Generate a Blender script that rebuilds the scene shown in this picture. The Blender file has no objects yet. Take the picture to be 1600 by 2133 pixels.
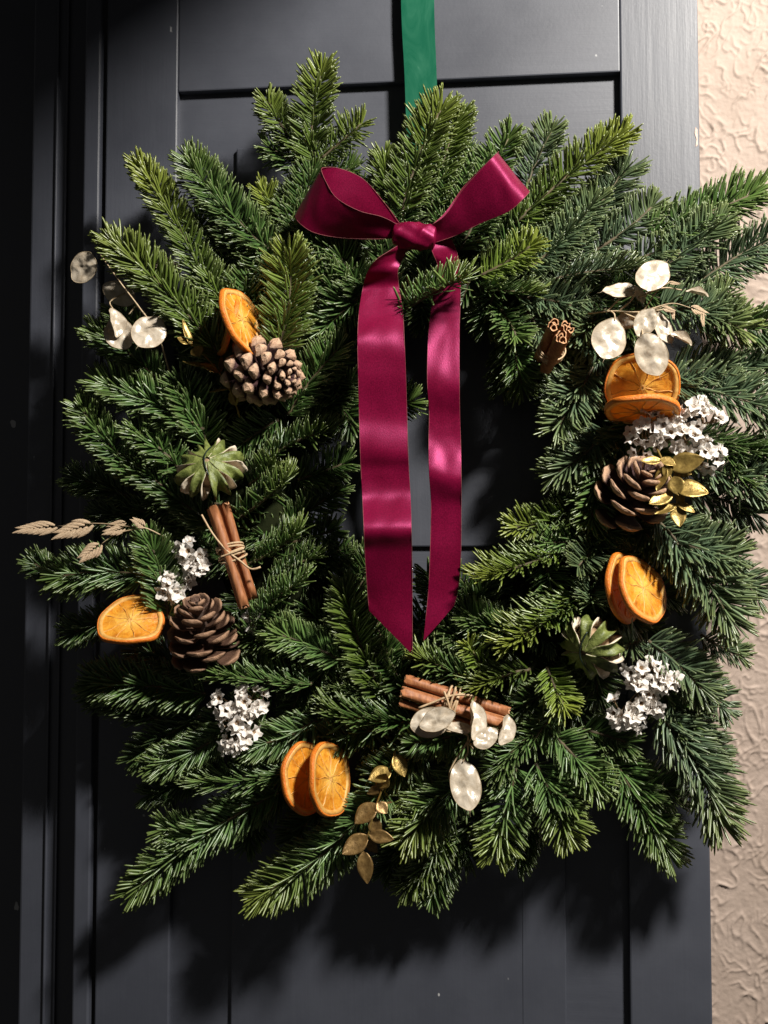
import bpy, bmesh, math
import numpy as np
from mathutils import Matrix, Vector

sc = bpy.context.scene
COL = sc.collection
rng = np.random.RandomState(7)
PI = math.pi

# ------------------------------------------------------------------ camera
YAW, PITCH, DIST, FPX = math.radians(5.8), math.radians(2.8), 1.07, 2236.0
FWD = Vector((-math.sin(YAW)*math.cos(PITCH), math.cos(YAW)*math.cos(PITCH), math.sin(PITCH)))
RIGHT = FWD.cross(Vector((0, 0, 1))).normalized()
UP = RIGHT.cross(FWD).normalized()
CPOS = -FWD*(DIST/FWD.y)
cam = bpy.data.cameras.new('camera')
cam.sensor_fit = 'VERTICAL'; cam.sensor_height = 36; cam.lens = FPX/2133*36
cam.clip_start = 0.01; cam.clip_end = 50
cam_o = bpy.data.objects.new('camera', cam); COL.objects.link(cam_o)
cam_o.matrix_world = Matrix((( RIGHT.x, UP.x, -FWD.x, CPOS.x), (RIGHT.y, UP.y, -FWD.y, CPOS.y),
                             (RIGHT.z, UP.z, -FWD.z, CPOS.z), (0, 0, 0, 1)))
sc.camera = cam_o

# ------------------------------------------------------------------ night: one porch lamp, almost no ambient
world = bpy.data.worlds.new('World'); sc.world = world; world.use_nodes = True
bg = world.node_tree.nodes['Background']
bg.inputs[0].default_value = (1.0, 0.97, 0.93, 1); bg.inputs[1].default_value = 0.038
lamp = bpy.data.lights.new('porch_lamp', 'POINT')
lamp.energy = 350; lamp.color = (1.0, 0.95, 0.88); lamp.shadow_soft_size = 0.115
LAMP = (1.05, -1.15, 1.25)
lamp_o = bpy.data.objects.new('porch_lamp', lamp); COL.objects.link(lamp_o)
lamp_o.location = LAMP
sc.view_settings.view_transform = 'Standard'; sc.view_settings.look = 'None'
sc.view_settings.exposure = 0.0; sc.view_settings.gamma = 1.0; sc.view_settings.use_curve_mapping = False
sc.cycles.use_denoising = True
sc.cycles.max_bounces = 6

# ------------------------------------------------------------------ helpers
A_R = np.array(RIGHT); A_U = np.array(UP); A_F = np.array(FWD); A_C = np.array(CPOS)
def at(px, py, d=0.0):
    """world point seen at photo pixel (px, py), d millimetres in front of the door face"""
    if d > 15: d = 15+(d-15)*0.72          # the wreath is flatter than first measured
    v = A_R*((px-800)/FPX) + A_U*((1066.5-py)/FPX) + A_F
    return A_C + v*((-d/1000.0 - A_C[1])/v[1])
MM = 0.00045                      # metres per photo pixel near the wreath
def nrm(v):
    v = np.asarray(v, float); return v/(np.linalg.norm(v, axis=-1, keepdims=True)+1e-12)

def mesh(name, v, f, mats=None, smooth=True, midx=None, attr=None):
    me = bpy.data.meshes.new(name)
    me.from_pydata([tuple(p) for p in v], [], [tuple(int(i) for i in q) for q in f])
    if mats is not None:
        for m in (mats if isinstance(mats, (list, tuple)) else [mats]): me.materials.append(m)
    if midx is not None: me.polygons.foreach_set('material_index', np.asarray(midx, np.int32))
    if smooth: me.polygons.foreach_set('use_smooth', np.ones(len(me.polygons), bool))
    if attr is not None:
        a = me.attributes.new('col', 'FLOAT_COLOR', 'POINT')
        a.data.foreach_set('color', np.asarray(attr, np.float32).ravel())
    me.update(); return me
def link(name, data, parent=None):
    o = bpy.data.objects.new(name, data); COL.objects.link(o)
    if parent is not None: o.parent = parent
    return o
def tag(o, label, cat, group=None, kind=None):
    o['label'] = label; o['category'] = cat
    if group: o['group'] = group
    if kind: o['kind'] = kind
    return o
def thing(name, loc, label, cat, group=None):
    o = link(name, None); o.location = tuple(loc); o.empty_display_size = 0.01
    return tag(o, label, cat, group)
def part(name, v, f, mats, root, origin=None, **kw):
    """world-space verts become a child of root (origin = world location of the thing)"""
    og = np.array(origin if origin is not None else root.location)
    return link(name, mesh(name, np.asarray(v)-og, f, mats, **kw), root)
def frame(loc, z, x=(0, 0, 1)):
    z = nrm(z); x = np.asarray(x, float); x = nrm(x-z*np.dot(x, z)); y = np.cross(z, x)
    return Matrix(((x[0], y[0], z[0], loc[0]), (x[1], y[1], z[1], loc[1]), (x[2], y[2], z[2], loc[2]), (0, 0, 0, 1)))
def tube(P, r, n=6, caps=True):
    P = np.asarray(P, float); m = len(P); r = np.ones(m)*r if np.isscalar(r) else np.asarray(r)
    T = nrm(np.gradient(P, axis=0)); ref = np.array([0.13, 0.31, 0.94])
    v = []; f = []
    for i in range(m):
        a = ref-T[i]*np.dot(ref, T[i]); a = nrm(a); b = np.cross(T[i], a); ref = a
        for k in range(n):
            t = 2*PI*k/n; v.append(P[i]+r[i]*(math.cos(t)*a+math.sin(t)*b))
    for i in range(m-1):
        for k in range(n):
            f.append((i*n+k, i*n+(k+1) % n, (i+1)*n+(k+1) % n, (i+1)*n+k))
    if caps: f.append(tuple(range(n))[::-1]); f.append(tuple((m-1)*n+k for k in range(n)))
    return np.array(v), f
def merge(*vf):
    V = []; F = []; o = 0
    for v, f in vf:
        V.append(np.asarray(v)); F += [tuple(i+o for i in q) for q in f]; o += len(v)
    return np.concatenate(V), F
def catmull(P, n):
    P = np.asarray(P, float); Q = np.vstack([2*P[0]-P[1], P, 2*P[-1]-P[-2]]); out = []
    m = len(P)-1
    for t in np.linspace(0, m-1e-9, n):
        i = int(t); u = t-i; a, b, c, d = Q[i:i+4]
        out.append(0.5*((2*b)+(-a+c)*u+(2*a-5*b+4*c-d)*u*u+(-a+3*b-3*c+d)*u**3))
    return np.array(out)
def bevel_box(name, x0, x1, y0, y1, z0, z1, mat, root, b=0.0015):
    bm = bmesh.new()
    bmesh.ops.create_cube(bm, size=1)
    og = root.location
    for v in bm.verts:
        v.co = Vector(((x0+x1)/2+v.co.x*(x1-x0), (y0+y1)/2+v.co.y*(y1-y0), (z0+z1)/2+v.co.z*(z1-z0)))-og
    if b: bmesh.ops.bevel(bm, geom=list(bm.edges), offset=b, segments=2, affect='EDGES', profile=0.5)
    me = bpy.data.meshes.new(name); bm.to_mesh(me); bm.free(); me.materials.append(mat)
    return link(name, me, root)

# value/gradient noise in numpy
_perm = np.random.RandomState(3).permutation(512); _perm = np.concatenate([_perm, _perm])
_ga = np.random.RandomState(4).uniform(0, 2*PI, 1024)
def perlin(x, y):
    xi = np.floor(x).astype(int); yi = np.floor(y).astype(int); xf = x-xi; yf = y-yi
    u = xf**3*(xf*(xf*6-15)+10); w = yf**3*(yf*(yf*6-15)+10)
    def g(ix, iy, dx, dy):
        h = _perm[(_perm[ix & 511]+iy) & 511]; a = _ga[h]; return np.cos(a)*dx+np.sin(a)*dy
    n00 = g(xi, yi, xf, yf); n10 = g(xi+1, yi, xf-1, yf); n01 = g(xi, yi+1, xf, yf-1); n11 = g(xi+1, yi+1, xf-1, yf-1)
    return (n00*(1-u)+n10*u)*(1-w)+(n01*(1-u)+n11*u)*w

# ------------------------------------------------------------------ materials
def newmat(name):
    m = bpy.data.materials.new(name); m.use_nodes = True
    return m, m.node_tree.nodes, m.node_tree.links, m.node_tree.nodes['Principled BSDF']
def noise(N, L, scale, detail=4, rough=0.6, vec=None, dist=0.0):
    n = N.new('ShaderNodeTexNoise'); n.inputs['Scale'].default_value = scale
    n.inputs['Detail'].default_value = detail; n.inputs['Roughness'].default_value = rough
    n.inputs['Distortion'].default_value = dist
    if vec is not None: L.new(vec, n.inputs['Vector'])
    return n
def coords(N, L, kind='Object', scale=(1, 1, 1)):
    t = N.new('ShaderNodeTexCoord'); mp = N.new('ShaderNodeMapping'); mp.inputs['Scale'].default_value = scale
    L.new(t.outputs[kind], mp.inputs['Vector']); return mp.outputs['Vector']
def ramp(N, L, fac, stops):
    r = N.new('ShaderNodeValToRGB'); e = r.color_ramp.elements
    while len(e) < len(stops): e.new(0.5)
    for k, (p, c) in enumerate(stops): e[k].position = p; e[k].color = (*c, 1)
    L.new(fac, r.inputs['Fac']); return r.outputs['Color']
def mix(N, L, fac, a, b, mode='MIX'):
    m = N.new('ShaderNodeMix'); m.data_type = 'RGBA'; m.blend_type = mode
    for s, v in ((0, fac), (6, a), (7, b)):
        if isinstance(v, (int, float)): m.inputs[s].default_value = v
        elif isinstance(v, tuple): m.inputs[s].default_value = (*v, 1)
        else: L.new(v, m.inputs[s])
    return m.outputs[2]
def bump(N, L, P, h, strength, dist):
    b = N.new('ShaderNodeBump'); b.inputs['Strength'].default_value = strength; b.inputs['Distance'].default_value = dist
    L.new(h, b.inputs['Height']); L.new(b.outputs['Normal'], P.inputs['Normal']); return b
def attr(N, name='col'):
    a = N.new('ShaderNodeAttribute'); a.attribute_name = name; return a
def sep(N, L, c):
    s = N.new('ShaderNodeSeparateColor'); L.new(c, s.inputs[0]); return s.outputs

def mat_simple(name, c1, c2, scale, rough, bstr=0.2, bdist=0.0005, vscale=(1, 1, 1), spec=0.5, metal=0.0, detail=5):
    m, N, L, P = newmat(name)
    n = noise(N, L, scale, detail, 0.65, coords(N, L, 'Object', vscale))
    L.new(ramp(N, L, n.outputs['Fac'], [(0.3, c1), (0.7, c2)]), P.inputs['Base Color'])
    P.inputs['Roughness'].default_value = rough; P.inputs['Specular IOR Level'].default_value = spec
    P.inputs['Metallic'].default_value = metal
    if bstr: bump(N, L, P, n.outputs['Fac'], bstr, bdist)
    return m
def translucent(m, color, amount):
    N, L = m.node_tree.nodes, m.node_tree.links; P = N['Principled BSDF']; out = N['Material Output']
    t = N.new('ShaderNodeBsdfTranslucent'); ms = N.new('ShaderNodeMixShader'); ms.inputs[0].default_value = amount
    if isinstance(color, tuple): t.inputs[0].default_value = (*color, 1)
    else: L.new(color, t.inputs[0])
    L.new(P.outputs[0], ms.inputs[1]); L.new(t.outputs[0], ms.inputs[2]); L.new(ms.outputs[0], out.inputs[0])

def mat_door(name, vscale):
    m, N, L, P = newmat(name)
    st = noise(N, L, 1.0, 6, 0.62, coords(N, L, 'Object', vscale))
    big = noise(N, L, 9, 4, 0.6, coords(N, L, 'Object'))
    fine = noise(N, L, 260, 3, 0.6, coords(N, L, 'Object'))
    base = ramp(N, L, big.outputs['Fac'], [(0.3, (0.040, 0.044, 0.058)), (0.7, (0.052, 0.057, 0.074))])
    sp = noise(N, L, 75, 2, 0.4, coords(N, L, 'Object', (1, 1, 0.7)))
    speck = ramp(N, L, sp.outputs['Fac'], [(0.775, (0, 0, 0)), (0.80, (1, 1, 1))])
    L.new(mix(N, L, speck, base, (0.42, 0.42, 0.42)), P.inputs['Base Color'])
    L.new(ramp(N, L, big.outputs['Fac'], [(0.25, (0.42,)*3), (0.75, (0.54,)*3)]), P.inputs['Roughness'])
    P.inputs['Specular IOR Level'].default_value = 0.95
    b1 = N.new('ShaderNodeBump'); b1.inputs['Strength'].default_value = 0.2; b1.inputs['Distance'].default_value = 0.0012
    L.new(st.outputs['Fac'], b1.inputs['Height'])
    b2 = N.new('ShaderNodeBump'); b2.inputs['Strength'].default_value = 0.10; b2.inputs['Distance'].default_value = 0.0006
    L.new(fine.outputs['Fac'], b2.inputs['Height']); L.new(b1.outputs['Normal'], b2.inputs['Normal'])
    L.new(b2.outputs['Normal'], P.inputs['Normal'])
    return m
M_DOOR_V = mat_door('door_paint_vertical_brush', (120, 120, 7))
M_DOOR_H = mat_door('door_paint_horizontal_brush', (7, 120, 120))

m, N, L, P = newmat('plaster'); M_WALL = m
vv = coords(N, L, 'Object')
n1 = noise(N, L, 14, 4, 0.6, vv); n2 = noise(N, L, 420, 4, 0.7, vv)
L.new(ramp(N, L, n1.outputs['Fac'], [(0.3, (0.335, 0.258, 0.208)), (0.7, (0.40, 0.315, 0.262))]), P.inputs['Base Color'])
P.inputs['Roughness'].default_value = 0.75; bump(N, L, P, n2.outputs['Fac'], 0.35, 0.0006)

def mat_needles():
    m, N, L, P = newmat('fir_needles')
    a = attr(N, 'ncol'); s = sep(N, L, a.outputs['Color'])
    oi = N.new('ShaderNodeObjectInfo')
    dark = mix(N, L, 1.0, oi.outputs['Color'], (0.55, 0.58, 0.55), 'MULTIPLY')
    lite = mix(N, L, 1.0, oi.outputs['Color'], (1.45, 1.40, 1.35), 'MULTIPLY')
    c = mix(N, L, s[0], dark, lite)
    tipf = ramp(N, L, s[1], [(0.66, (0, 0, 0)), (1.0, (0.65, 0.65, 0.65))])
    c = mix(N, L, tipf, c, (0.19, 0.23, 0.085))
    young = N.new('ShaderNodeMath'); young.operation = 'MULTIPLY'; young.inputs[1].default_value = 0.85
    L.new(s[2], young.inputs[0])
    c = mix(N, L, young.outputs[0], c, (0.27, 0.31, 0.045))
    L.new(c, P.inputs['Base Color'])
    P.inputs['Roughness'].default_value = 0.33; P.inputs['Specular IOR Level'].default_value = 0.9
    translucent(m, c, 0.20)
    return m
M_NEEDLE = mat_needles()
M_TWIG = mat_simple('fir_twig_bark', (0.045, 0.035, 0.018), (0.11, 0.08, 0.035), 160, 0.7, 0.5, 0.001)
M_CORE = mat_simple('moss_and_straw_ring', (0.005, 0.008, 0.003), (0.015, 0.018, 0.007), 60, 1.0, 0.8, 0.004, (1, 1, 1), 0.05)

def mat_ribbon():
    m, N, L, P = newmat('burgundy_satin')
    w = noise(N, L, 1, 3, 0.6, coords(N, L, 'Object', (1400, 1400, 500)))
    b = noise(N, L, 20, 3, 0.5, coords(N, L, 'Object'))
    gr = noise(N, L, 900, 2, 0.7, coords(N, L, 'Object'))
    gk = ramp(N, L, gr.outputs['Fac'], [(0.35, (0.72, 0.72, 0.72)), (0.65, (1.25, 1.25, 1.25))])
    cb_ = ramp(N, L, b.outputs['Fac'], [(0.3, (0.108, 0.0018, 0.017)), (0.7, (0.142, 0.0025, 0.025))])
    L.new(mix(N, L, 1.0, cb_, gk, 'MULTIPLY'), P.inputs['Base Color'])
    P.inputs['Roughness'].default_value = 0.40; P.inputs['Specular IOR Level'].default_value = 0.6
    P.inputs['Specular Tint'].default_value = (1.0, 0.17, 0.46, 1)
    P.inputs['Sheen Weight'].default_value = 0.0; P.inputs['Sheen Tint'].default_value = (0.9, 0.12, 0.42, 1)
    P.inputs['Sheen Roughness'].default_value = 0.4
    bump(N, L, P, w.outputs['Fac'], 0.35, 0.0004)
    return m
M_RIBBON = mat_ribbon()
M_SELV = mat_simple('ribbon_selvedge_thread', (0.15, 0.02, 0.035), (0.32, 0.09, 0.09), 400, 0.7, 0.2)

m, N, L, P = newmat('green_enamel'); M_HANGER = m
sm = noise(N, L, 26, 5, 0.65, coords(N, L, 'Object', (1.4, 1, 0.5)), 1.2)
L.new(ramp(N, L, sm.outputs['Fac'], [(0.35, (0.006, 0.080, 0.043)), (0.62, (0.009, 0.104, 0.056)), (0.72, (0.040, 0.165, 0.105))]), P.inputs['Base Color'])
L.new(ramp(N, L, sm.outputs['Fac'], [(0.35, (0.22,)*3), (0.7, (0.42,)*3)]), P.inputs['Roughness'])
P.inputs['Coat Weight'].default_value = 0.3

def mat_orange(name, c1, c2, trans, rough, scale=90, tr=(0.8, 0.25, 0.02), bs=0.5):
    m, N, L, P = newmat(name)
    n = noise(N, L, scale, 5, 0.7, coords(N, L, 'Object'), 0.6)
    c = ramp(N, L, n.outputs['Fac'], [(0.32, c1), (0.68, c2)])
    if 'flesh' in name:
        oi = N.new('ShaderNodeObjectInfo'); big = noise(N, L, 45, 3, 0.6, coords(N, L, 'Object'))
        k = ramp(N, L, oi.outputs['Random'], [(0.0, (0.85, 0.75, 0.65)), (1.0, (1.0, 1.0, 1.0))])
        k2 = ramp(N, L, big.outputs['Fac'], [(0.30, (0.55, 0.38, 0.25)), (0.46, (1, 1, 1))])
        c = mix(N, L, 1.0, mix(N, L, 1.0, c, k, 'MULTIPLY'), k2, 'MULTIPLY')
        ln = N.new('ShaderNodeVectorMath'); ln.operation = 'LENGTH'; L.new(coords(N, L, 'Object', (30, 30, 30)), ln.inputs[0])
        c = mix(N, L, ramp(N, L, ln.outputs['Value'], [(0.08, (0.8, 0.8, 0.8)), (0.55, (0, 0, 0))]), c, (0.95, 0.62, 0.13))
    L.new(c, P.inputs['Base Color']); P.inputs['Roughness'].default_value = rough
    bump(N, L, P, n.outputs['Fac'], bs, 0.0015)
    if trans: translucent(m, tr, trans)
    return m
M_FLESH = mat_orange('dried_orange_flesh', (0.68, 0.235, 0.014), (0.95, 0.50, 0.06), 0.25, 0.32, 190, (1.0, 0.45, 0.04), 0.8)
M_PITH = mat_orange('dried_orange_pith', (0.62, 0.27, 0.035), (0.86, 0.54, 0.17), 0.25, 0.5, 120, (0.95, 0.6, 0.2), 0.4)
M_RIND = mat_orange('dried_orange_rind', (0.55, 0.12, 0.008), (0.80, 0.24, 0.02), 0.0, 0.48, 380, (1, 1, 1), 0.7)

def mat_cone(name, body1, body2, tip1, tip2, lo, hi):
    m, N, L, P = newmat(name)
    a = sep(N, L, attr(N).outputs['Color'])
    n = noise(N, L, 5, 6, 0.7, coords(N, L, 'Object', (0.6, 1.6, 1.6)))
    cb = ramp(N, L, n.outputs['Fac'], [(0.3, body1), (0.7, body2)])
    ct = ramp(N, L, n.outputs['Fac'], [(0.3, tip1), (0.65, tip2)])
    f = ramp(N, L, a[0], [(lo, (0, 0, 0)), (hi, (1, 1, 1))])
    L.new(mix(N, L, f, cb, ct), P.inputs['Base Color'])
    P.inputs['Roughness'].default_value = 0.6; bump(N, L, P, n.outputs['Fac'], 0.35, 0.06)
    return m
M_CONE_A = mat_cone('pale_tipped_pine_scale', (0.055, 0.022, 0.024), (0.10, 0.045, 0.042), (0.36, 0.20, 0.12), (0.64, 0.44, 0.29), 0.74, 0.88)
M_CONE_B = mat_cone('brown_pine_scale', (0.07, 0.034, 0.02), (0.125, 0.062, 0.036), (0.22, 0.12, 0.068), (0.40, 0.235, 0.14), 0.76, 0.97)
M_CONE_C = mat_cone('dark_pine_scale', (0.035, 0.015, 0.014), (0.075, 0.032, 0.028), (0.32, 0.18, 0.11), (0.56, 0.36, 0.22), 0.72, 0.86)
M_CORE_BROWN = mat_simple('cone_core', (0.02, 0.01, 0.006), (0.05, 0.025, 0.015), 120, 0.8)

M_CINN = mat_simple('cinnamon_bark', (0.20, 0.065, 0.024), (0.44, 0.185, 0.075), 1.0, 0.55, 0.6, 0.0006, (380, 380, 60), 0.4, 0.0, 6)
M_CINN_CUT = mat_simple('cinnamon_cut_edge', (0.42, 0.20, 0.09), (0.66, 0.38, 0.2), 500, 0.7)
M_TWINE = mat_simple('raffia_twine', (0.36, 0.23, 0.12), (0.62, 0.46, 0.28), 1.0, 0.65, 0.5, 0.0004, (900, 900, 200))
M_LIME = mat_simple('dried_lime_rind', (0.055, 0.075, 0.014), (0.22, 0.255, 0.068), 170, 0.42, 0.9, 0.0014, (1, 1, 1), 0.5, 0.0, 6)
M_LIME_PITH = mat_simple('dried_lime_pith', (0.50, 0.40, 0.28), (0.78, 0.69, 0.55), 160, 0.7, 0.5, 0.001)
M_LIME_CORE = mat_simple('dried_lime_core', (0.16, 0.09, 0.04), (0.42, 0.30, 0.18), 120, 0.7)
M_WIRE = mat_simple('florist_wire', (0.01, 0.02, 0.015), (0.03, 0.05, 0.04), 200, 0.35, 0, 0, (1, 1, 1), 0.6, 0.4)
M_PETAL = mat_simple('statice_paper_petal', (0.80, 0.71, 0.61), (0.94, 0.92, 0.89), 2.4, 0.6, 0.2, 0.03)
translucent(M_PETAL, (0.95, 0.90, 0.84), 0.22)
M_CALYX = mat_simple('statice_calyx', (0.16, 0.10, 0.05), (0.34, 0.22, 0.12), 200, 0.8)
m, N, L, P = newmat('honesty_pod_parchment'); M_POD = m
n = noise(N, L, 2.2, 6, 0.62, coords(N, L, 'Object'), 0.8)
c = ramp(N, L, n.outputs['Fac'], [(0.3, (0.44, 0.355, 0.25)), (0.7, (0.72, 0.64, 0.52))])
L.new(c, P.inputs['Base Color']); P.inputs['Roughness'].default_value = 0.30
P.inputs['Specular IOR Level'].default_value = 0.8; P.inputs['Coat Weight'].default_value = 0.4; P.inputs['Coat Roughness'].default_value = 0.2; bump(N, L, P, n.outputs['Fac'], 0.10, 0.06)
translucent(M_POD, c, 0.18)
M_POD_RIM = mat_simple('honesty_pod_rim', (0.30, 0.22, 0.13), (0.50, 0.40, 0.26), 300, 0.6, 0.1)
M_STEM = mat_simple('dried_stem', (0.36, 0.25, 0.14), (0.56, 0.44, 0.28), 300, 0.65, 0.3)
M_GOLD = mat_simple('gold_painted_leaf', (0.15, 0.095, 0.022), (0.40, 0.275, 0.075), 5, 0.36, 0.10, 0.02, (1, 1, 1), 0.6, 0.6)
M_BRONZE = mat_simple('bronze_painted_leaf', (0.10, 0.055, 0.016), (0.28, 0.175, 0.06), 5, 0.40, 0.10, 0.02, (1, 1, 1), 0.6, 0.55)
M_OAT = mat_simple('oat_grass_bract', (0.38, 0.25, 0.14), (0.68, 0.52, 0.35), 1.0, 0.6, 0.4, 0.02, (9, 60, 60))

# ------------------------------------------------------------------ the setting: door, frame, wall
zc = lambda py, px=825, d=0: at(px, py, d)[2]
xc = lambda px, py=1066, d=0: at(px, py, d)[0]
X_L, X_R = xc(210), xc(1469)                       # door leaf
R_L, R_R = xc(362), xc(1302)                       # recessed panels between the stiles
F_L, F_R = xc(489, 1066, -8), xc(1172, 1066, -8)   # raised fields
Z_TOP, Z_BOT = 1.0, -1.15
Z1T, Z1B = zc(170), zc(1262)
Z2T = zc(1440); Z2B = -0.98
F1T, F1B = zc(298, 825, -8), zc(1139, 825, -8)
F2T, F2B = zc(1560, 825, -8), Z2B+0.06
door = thing('door', ((X_L+X_R)/2, 0.02, Z_BOT), 'dark slate painted panelled door behind the wreath', 'door')
bevel_box('stile', X_L, R_L, 0.0, 0.036, Z_BOT, Z_TOP, M_DOOR_V, door, 0.0018)
bevel_box('stile', R_R, X_R, 0.0, 0.036, Z_BOT, Z_TOP, M_DOOR_V, door, 0.0018)
bevel_box('rail', R_L, R_R, 0.0006, 0.0355, Z1T, Z_TOP, M_DOOR_H, door, 0.0015)
bevel_box('rail', R_L, R_R, 0.0006, 0.0355, Z2T, Z1B, M_DOOR_H, door, 0.0015)
bevel_box('rail', R_L, R_R, 0.0006, 0.0355, Z_BOT, Z2B, M_DOOR_H, door, 0.0015)
for (zb, zt, fb, ft) in ((Z1B, Z1T, F1B, F1T), (Z2B, Z2T, F2B, F2T)):
    p = bevel_box('panel', R_L, R_R, 0.0095, 0.030, zb, zt, M_DOOR_H, door, 0)
    f = bevel_box('raised_field', F_L, F_R, 0.0045, 0.0097, fb, ft, M_DOOR_V, door, 0.0015)
    f.parent = p
    g = bevel_box('board_joint', xc(1083, 1066, -8), xc(1087, 1066, -8), 0.0040, 0.0044, fb+0.003, ft-0.003, M_DOOR_V, door, 0.0002)
    g.parent = p

cv = [at(1449, 264, 0.5), at(1453, 270, 0.5), at(1454, 302, 0.5), at(1449, 306, 0.5), at(1451, 290, 0.5), at(1447, 277, 0.5)]
cv += [p+np.array([0, .0022, 0]) for p in cv]
M_CHIP = mat_simple('bare_chipped_paint', (0.5, 0.34, 0.28), (0.7, 0.55, 0.48), 300, 0.8)
part('paint_chip', cv, [(5, 4, 3, 2, 1, 0), (6, 7, 8, 9, 10, 11)]+[(k, (k+1) % 6, 6+(k+1) % 6, 6+k) for k in range(6)], M_CHIP, door, smooth=False)
dfr = thing('door_frame', (xc(100), 0.05, Z_BOT), 'black door frame with beaded edge at the left of the door', 'door frame')
bevel_box('stop_bead', xc(166), xc(200), -0.003, 0.075, Z_BOT, Z_TOP, M_DOOR_V, dfr, 0.002)
xa, xb = xc(54, 1066, -30), xc(170, 1066, -30)
bevel_box('casing', xa, xb, 0.030, 0.10, Z_BOT, Z_TOP, M_DOOR_V, dfr, 0.0025)
for px in (107, 128):
    x = xc(px, 1066, -28); bevel_box('bead', x-0.0012, x+0.0012, 0.0265, 0.0302, Z_BOT, Z_TOP, M_DOOR_V, dfr, 0.0008)
bevel_box('jamb', xa-0.30, xa, 0.16, 0.20, Z_BOT, Z_TOP, M_DOOR_V, dfr, 0.002)

# textured plaster wall to the right (real relief)
wx = np.concatenate([np.arange(X_R-0.03, X_R+0.155, 0.0012), np.arange(X_R+0.155, X_R+0.75, 0.005)])
wz = np.arange(-0.80, 0.80, 0.0012)
wz = np.concatenate([np.arange(-1.15, -0.8, 0.006), wz, np.arange(0.8, 1.0, 0.006)])
GX, GZ = np.meshgrid(wx, wz, indexing='ij')
wpx = GX+0.010*perlin(GX*26+5, GZ*22)+0.004*perlin(GX*80, GZ*80+9)
wpz = GZ+0.012*perlin(GX*24, GZ*20+31)+0.004*perlin(GX*80+40, GZ*80)
a = perlin(wpx*58+3, wpz*40+7); b = perlin(wpx*96+60, wpz*80+17)
m1 = np.clip(perlin(GX*34+90, GZ*28)*3+0.55, 0, 1); m2 = np.clip(perlin(GX*38+19, GZ*32+77)*3+0.45, 0, 1)
H = 0.9*np.exp(-(a/0.075)**2)*m1 + 0.7*np.exp(-(b/0.10)**2)*m2
c3 = perlin(GX*190, GZ*170+3); H += 0.55*np.clip(c3-0.28, 0, 1)*3*np.clip(perlin(GX*40+7, GZ*40+2)*3+.6, 0, 1)
H += 0.35*perlin(GX*18, GZ*16)+0.22*perlin(GX*260, GZ*260)+0.20*perlin(GX*120+9, GZ*110+4)+0.22*perlin(GX*120+3, GZ*90)*np.clip(perlin(GX*12, GZ*9+50)*3, 0, 1)
WY = 0.038-H*0.0015
nx, nz = GX.shape
ii = (np.arange(nx-1)[:, None]*nz+np.arange(nz-1)[None, :]).ravel()
quads = np.stack([ii, ii+nz, ii+nz+1, ii+1], 1)
wall = thing('wall', (X_R+0.3, 0.04, Z_BOT), 'cream pink wall of rough swirled plaster at the right edge', 'wall')
V = np.stack([GX, WY, GZ], -1).reshape(-1, 3)-np.array(wall.location)
me = bpy.data.meshes.new('plaster_face'); me.vertices.add(len(V)); me.vertices.foreach_set('co', V.astype(np.float32).ravel())
me.loops.add(quads.size); me.loops.foreach_set('vertex_index', quads.astype(np.int32).ravel())
me.polygons.add(len(quads)); me.polygons.foreach_set('loop_start', (np.arange(len(quads))*4).astype(np.int32))
me.update(calc_edges=True); me.polygons.foreach_set('use_smooth', np.ones(len(quads), bool)); me.materials.append(M_WALL)
link('plaster_face', me, wall)
bevel_box('wall_body', X_R-0.03, X_R+0.75, 0.045, 0.12, Z_BOT, Z_TOP, M_WALL, wall, 0)

# unseen board added above the view to cast shade: its right edge throws the diagonal shade over the door's upper left corner
caster_z = 0.80
def on_caster(p): k = (caster_z-p[2])/(LAMP[2]-p[2]); return p+k*(np.array(LAMP)-p)
qa, qb = on_caster(at(760, -170)), on_caster(at(100, 385))
e0 = qa+(qb-qa)*((-0.003-qa[1])/(qb-qa)[1]); e1 = qa+(qb-qa)*((-0.80-qa[1])/(qb-qa)[1])
caster = link('shade_caster', None); caster.location = (e0[0]-0.4, -0.2, caster_z); caster['kind'] = 'structure'
hv = [e0, e1, (e1[0]-1.1, e1[1], caster_z), (e0[0]-1.1, e0[1], caster_z)]
hv = [np.array(p) for p in hv]; hv += [p+np.array([0, 0, 0.03]) for p in hv]
part('caster_board', hv, [(0, 1, 2, 3), (7, 6, 5, 4), (0, 4, 5, 1), (1, 5, 6, 2), (2, 6, 7, 3), (3, 7, 4, 0)], M_DOOR_H, caster, smooth=False)

# green over-the-door hanger
hp = [(870.5, -260, 10, 35), (870, 0, 12, 34.5), (876, 150, 13, 33.5), (881, 290, 15, 33), (890, 400, 24, 33), (893, 470, 34, 33)]
Lp = catmull([at(p[0]-p[3], p[1], p[2]) for p in hp], 24); Rp = catmull([at(p[0]+p[3], p[1], p[2]) for p in hp], 24)
hv = []; hf = []
for l, r in zip(Lp, Rp):
    for q in (l, r, r+np.array([0, .002, 0]), l+np.array([0, .002, 0])): hv.append(q)
for i in range(23):
    for k in range(4): hf.append((i*4+k, i*4+(k+1) % 4, i*4+4+(k+1) % 4, i*4+4+k))
hanger = thing('wreath_hanger', Lp[-1], 'flat green metal strip hanging down the door above the bow', 'hanger')
part('strap', hv, hf, M_HANGER, hanger, smooth=False)

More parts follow.
